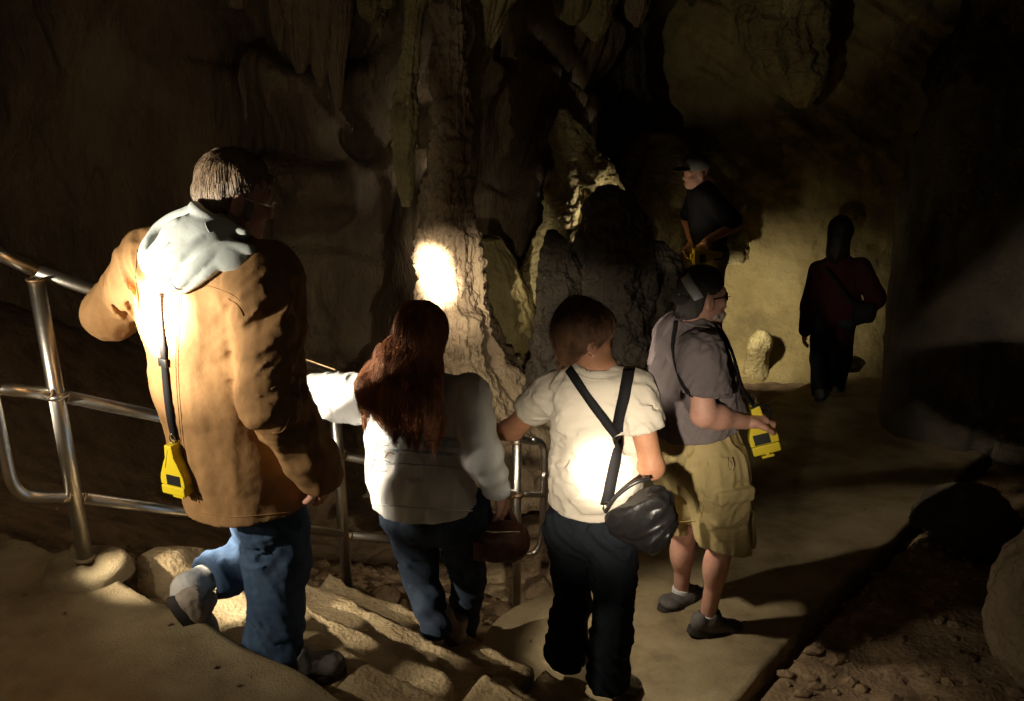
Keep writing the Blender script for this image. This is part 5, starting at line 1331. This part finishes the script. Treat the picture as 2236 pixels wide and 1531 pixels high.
# ---------------------------------------------------------------- 5: guide in a cap, far down the path
def person_guide():
    hd = Vector((-.93, -.30, 0)).normalized(); rt = hd.cross(UP)
    e = empty('person', tuple(P(1560, 860, 8.0)), 'man in a black shirt and grey-green cap far down the path, looking left', 'person')
    hc = P(1520, 372, 7.9); hf = Vector((-.93, -.25, -.12)); N0 = P(1535, 408, 7.92)
    ShN, ShF = P(1548, 428, 7.72), P(1520, 432, 8.08)
    El, Wr = P(1606, 492, 7.66), P(1543, 526, 7.58); El2, Wr2 = P(1500, 482, 8.1), P(1512, 530, 7.9)
    Hn, Hf = P(1556, 560, 7.82), P(1545, 560, 8.02)
    Kn, An = P(1552, 700, 7.80), P(1562, 840, 7.85); Kf, Af = P(1538, 700, 8.02), P(1545, 840, 8.05)
    F = Field((1.05, 7.3, -.65), (2.15, 8.5, 1.75), .012)
    head_field(F, hc, hf, 1.0); F.cap(N0, hc - UP * .05, .062, .06, .03); F.cap(N0, P(1550, 555, 7.92), .10, .11, .03); F.cap(ShN, ShF, .06, .06, .03)
    for a, b, ra, rb in ((ShN, El, .055, .046), (El, Wr, .044, .032), (ShF, El2, .05, .045), (El2, Wr2, .044, .032), (Hn, Kn, .08, .055), (Kn, An, .052, .038), (Hf, Kf, .08, .055), (Kf, Af, .052, .038)): F.cap(a, b, ra, rb, .03)
    b = F.mesh(); h1 = hand_mesh(Wr, P(1530, 540, 7.56) - Wr, (-.3, 0, -1), 1, .9, 1.0); h2 = hand_mesh(Wr2, (-.4, -.3, -.6), (0, -1, 0), -1, .6)
    body = link('body', *join(b, h1, h2), M['skin'], e)
    F = Field((1.15, 7.3, .45), (2.15, 8.4, 1.55), .010)
    F.cap(P(1535, 425, 7.9), P(1543, 480, 7.9), .165, .17, .03, side=rt, fa=.115, fb=.135); F.cap(P(1543, 480, 7.9), P(1548, 545, 7.92), .17, .16, .03, side=rt, fa=.135, fb=.13)
    F.cap(ShN, El - (El - ShN).normalized() * .05, .07, .076, .04); F.cap(ShF, El2.lerp(ShF, .3), .07, .07, .04); F.cap(N0, N0 + UP * .02, .085, .07, .03)
    folds(F, .008, (5, 5, 3), 121); F.cut(P(1548, 552, 7.9), (0, 0, -1), .01); mk('shirt', F, M['black_shirt'], e)
    F = Field((1.15, 7.3, -.6), (2.0, 8.5, .95), .012)
    F.cap(Hn, Hf, .13, .13, .03); F.cap(Hn, Kn, .11, .085, .03); F.cap(Kn, An, .085, .075, .03); F.cap(Hf, Kf, .11, .085, .03); F.cap(Kf, Af, .085, .075, .03); folds(F, .006, (6, 6, 3), 122)
    mk('trousers', F, M['khaki'], e)
    shoe('shoe', An - UP * .09 - hd * .08, An - UP * .09 + hd * .18, M['shoe_grey'], e); shoe('shoe', Af - UP * .09 - hd * .08, Af - UP * .09 + hd * .18, M['shoe_grey'], e)
    f, r, u = frame(hf); F = Field(hc - Vector((.2, .2, .2)), hc + Vector((.2, .2, .2)), .008)
    F.ell(hc - f * .016 + u * .04, (.088, .11, .09), (r, f, u), .01); F.cut(hc + u * .012, -u, .006); mk('cap', F, M['cap_green'], e)
    F = Field(hc - Vector((.24, .24, .2)), hc + Vector((.24, .24, .2)), .008); F.ell(hc + f * .12 + u * .03, (.07, .085, .012), (r, f, u), .01); F.ell(hc + f * .0 + u * .085, (.08, .10, .055), (r, f, u), .01); mk('cap_crown', F, M['cap'], e, )
    F = Field(P(1562, 556, 7.55) - Vector((.2, .2, .2)), P(1562, 556, 7.55) + Vector((.2, .2, .2)), .009); F.ell(P(1566, 548, 7.62), (.085, .07, .08), None, .02); F.disp(lambda p: .006 * fbm(p, 14, 2, 3), .03)
    v, f_ = F.mesh(); o = link('belt_pouch', v, f_, M['cap'], e)
    hand_lamp(P(1536, 558, 7.54), (.05, .1, -1), (1, .1, .15), 'yellow hand lamp held low by the man in the black shirt', 1.35)
    return e

# ---------------------------------------------------------------- 6: dark figure seen against the lit wall
def person_maroon():
    hd = Vector((.45, .89, 0)).normalized(); rt = Vector((.89, -.45, 0)).normalized()
    e = empty('person', tuple(P(1808, 880, 7.9)), 'figure in a dark maroon jacket with a shoulder bag, a silhouette against the lit wall', 'person')
    hc = P(1836, 500, 7.92); N0 = P(1832, 556, 7.9); hf = Vector((.2, .95, -.1))
    ShL, ShR = P(1788, 590, 7.98), P(1880, 585, 7.84); ElL, WrL = P(1768, 670, 7.9), P(1757, 722, 7.84); ElR, WrR = P(1912, 650, 7.74), P(1888, 690, 7.9)
    HL, HR = P(1800, 700, 7.95), P(1838, 700, 7.86); KL, AL = P(1790, 785, 7.78), P(1792, 856, 7.66); KR, AR = P(1838, 785, 7.98), P(1826, 844, 8.02)
    F = Field((1.95, 7.3, -.75), (3.4, 8.4, 1.3), .012)
    head_field(F, hc, hf, .95); F.cap(N0, hc - UP * .05, .058, .055, .03); F.cap(N0, P(1818, 700, 7.9), .09, .10, .03); F.cap(ShL, ShR, .05, .05, .03)
    for a, b, ra, rb in ((ShL, ElL, .045, .04), (ElL, WrL, .038, .028), (ShR, ElR, .045, .04), (ElR, WrR, .038, .028), (HL, KL, .075, .05), (KL, AL, .05, .035), (HR, KR, .075, .05), (KR, AR, .05, .035)): F.cap(a, b, ra, rb, .03)
    b = F.mesh(); h1 = hand_mesh(WrL, (-.05, -.1, -1), (.9, 0, 0), -1, .4, .9); h2 = hand_mesh(WrR, (-.5, .5, -.1), (0, 0, -1), 1, .6, .9)
    link('body', *join(b, h1, h2), M['skin_tan'], e)
    F = Field((2.0, 7.3, -.2), (3.4, 8.4, 1.05), .010)
    F.cap(P(1834, 590, 7.9), P(1830, 660, 7.9), .17, .175, .03, side=rt, fa=.12, fb=.135); F.cap(P(1830, 660, 7.9), P(1815, 745, 7.9), .175, .17, .03, side=rt, fa=.135, fb=.135)
    F.cap(ShL, ElL, .075, .07, .03); F.cap(ElL, WrL, .068, .05, .03); F.cap(ShR, ElR, .08, .078, .03); F.cap(ElR, WrR, .07, .05, .03); F.cap(N0 - UP * .03, N0 + UP * .03, .085, .07, .03)
    folds(F, .007, (5, 5, 3), 131); F.cut(P(1815, 752, 7.9), (0, 0, -1), .01); mk('jacket', F, M['maroon'], e)
    F = Field((2.0, 7.4, -.75), (3.1, 8.4, .6), .011)
    F.cap(HL, HR, .12, .12, .03); F.cap(HL, KL, .105, .08, .03); F.cap(KL, AL, .08, .07, .02); F.cap(HR, KR, .105, .08, .02); F.cap(KR, AR, .08, .07, .02); folds(F, .005, (6, 6, 3), 132); mk('trousers', F, M['black_pants'], e)
    for a in (AL, AR): shoe('shoe', a - UP * .045 - hd * .08, a - UP * .07 + hd * .17, M['shoe_grey'], e)
    F = Field(hc - Vector((.25, .25, .35)), hc + Vector((.25, .25, .2)), .009); F.ell(hc - Vector(hf).normalized() * .015 + UP * .01, (.105, .12, .115), None, .01); F.cap(hc - UP * .02 - hd * .03, hc - UP * .19 - hd * .05, .10, .10, .03)
    F.disp(lambda p: .010 * ridge(p, (14, 14, 4), 2, 133), .03); mk('hair', F, M['hair_black'], e)
    bc = P(1885, 690, 7.66); b_ = empty('shoulder_bag', tuple(bc - UP * .1), 'dark bag slung at the right side of the silhouetted figure', 'bag')
    F = Field(bc - Vector((.25, .25, .25)), bc + Vector((.25, .25, .25)), .010); F.cap(bc - rt * .04, bc + rt * .05 + UP * .03, .09, .09, .03, side=UP, fa=.05, fb=.05); F.disp(lambda p: .006 * fbm(p, 10, 2, 4), .03); mk('bag_body', F, M['black'], b_)
    cc = catmull([P(1800, 585, 7.76), P(1830, 620, 7.70), P(1860, 660, 7.67), bc + UP * .08], 5); v = ribbon(cc, [Vector((.2, -1, .1))] * len(cc), .035, .004); link('strap', v[0], v[1], M['black'], b_)
    return e

import time as _t
for fn in (person_coat, person_red, person_cream, person_grey, person_guide, person_maroon):
    _a = _t.time(); fn(); print('built', fn.__name__, round(_t.time() - _a, 1))
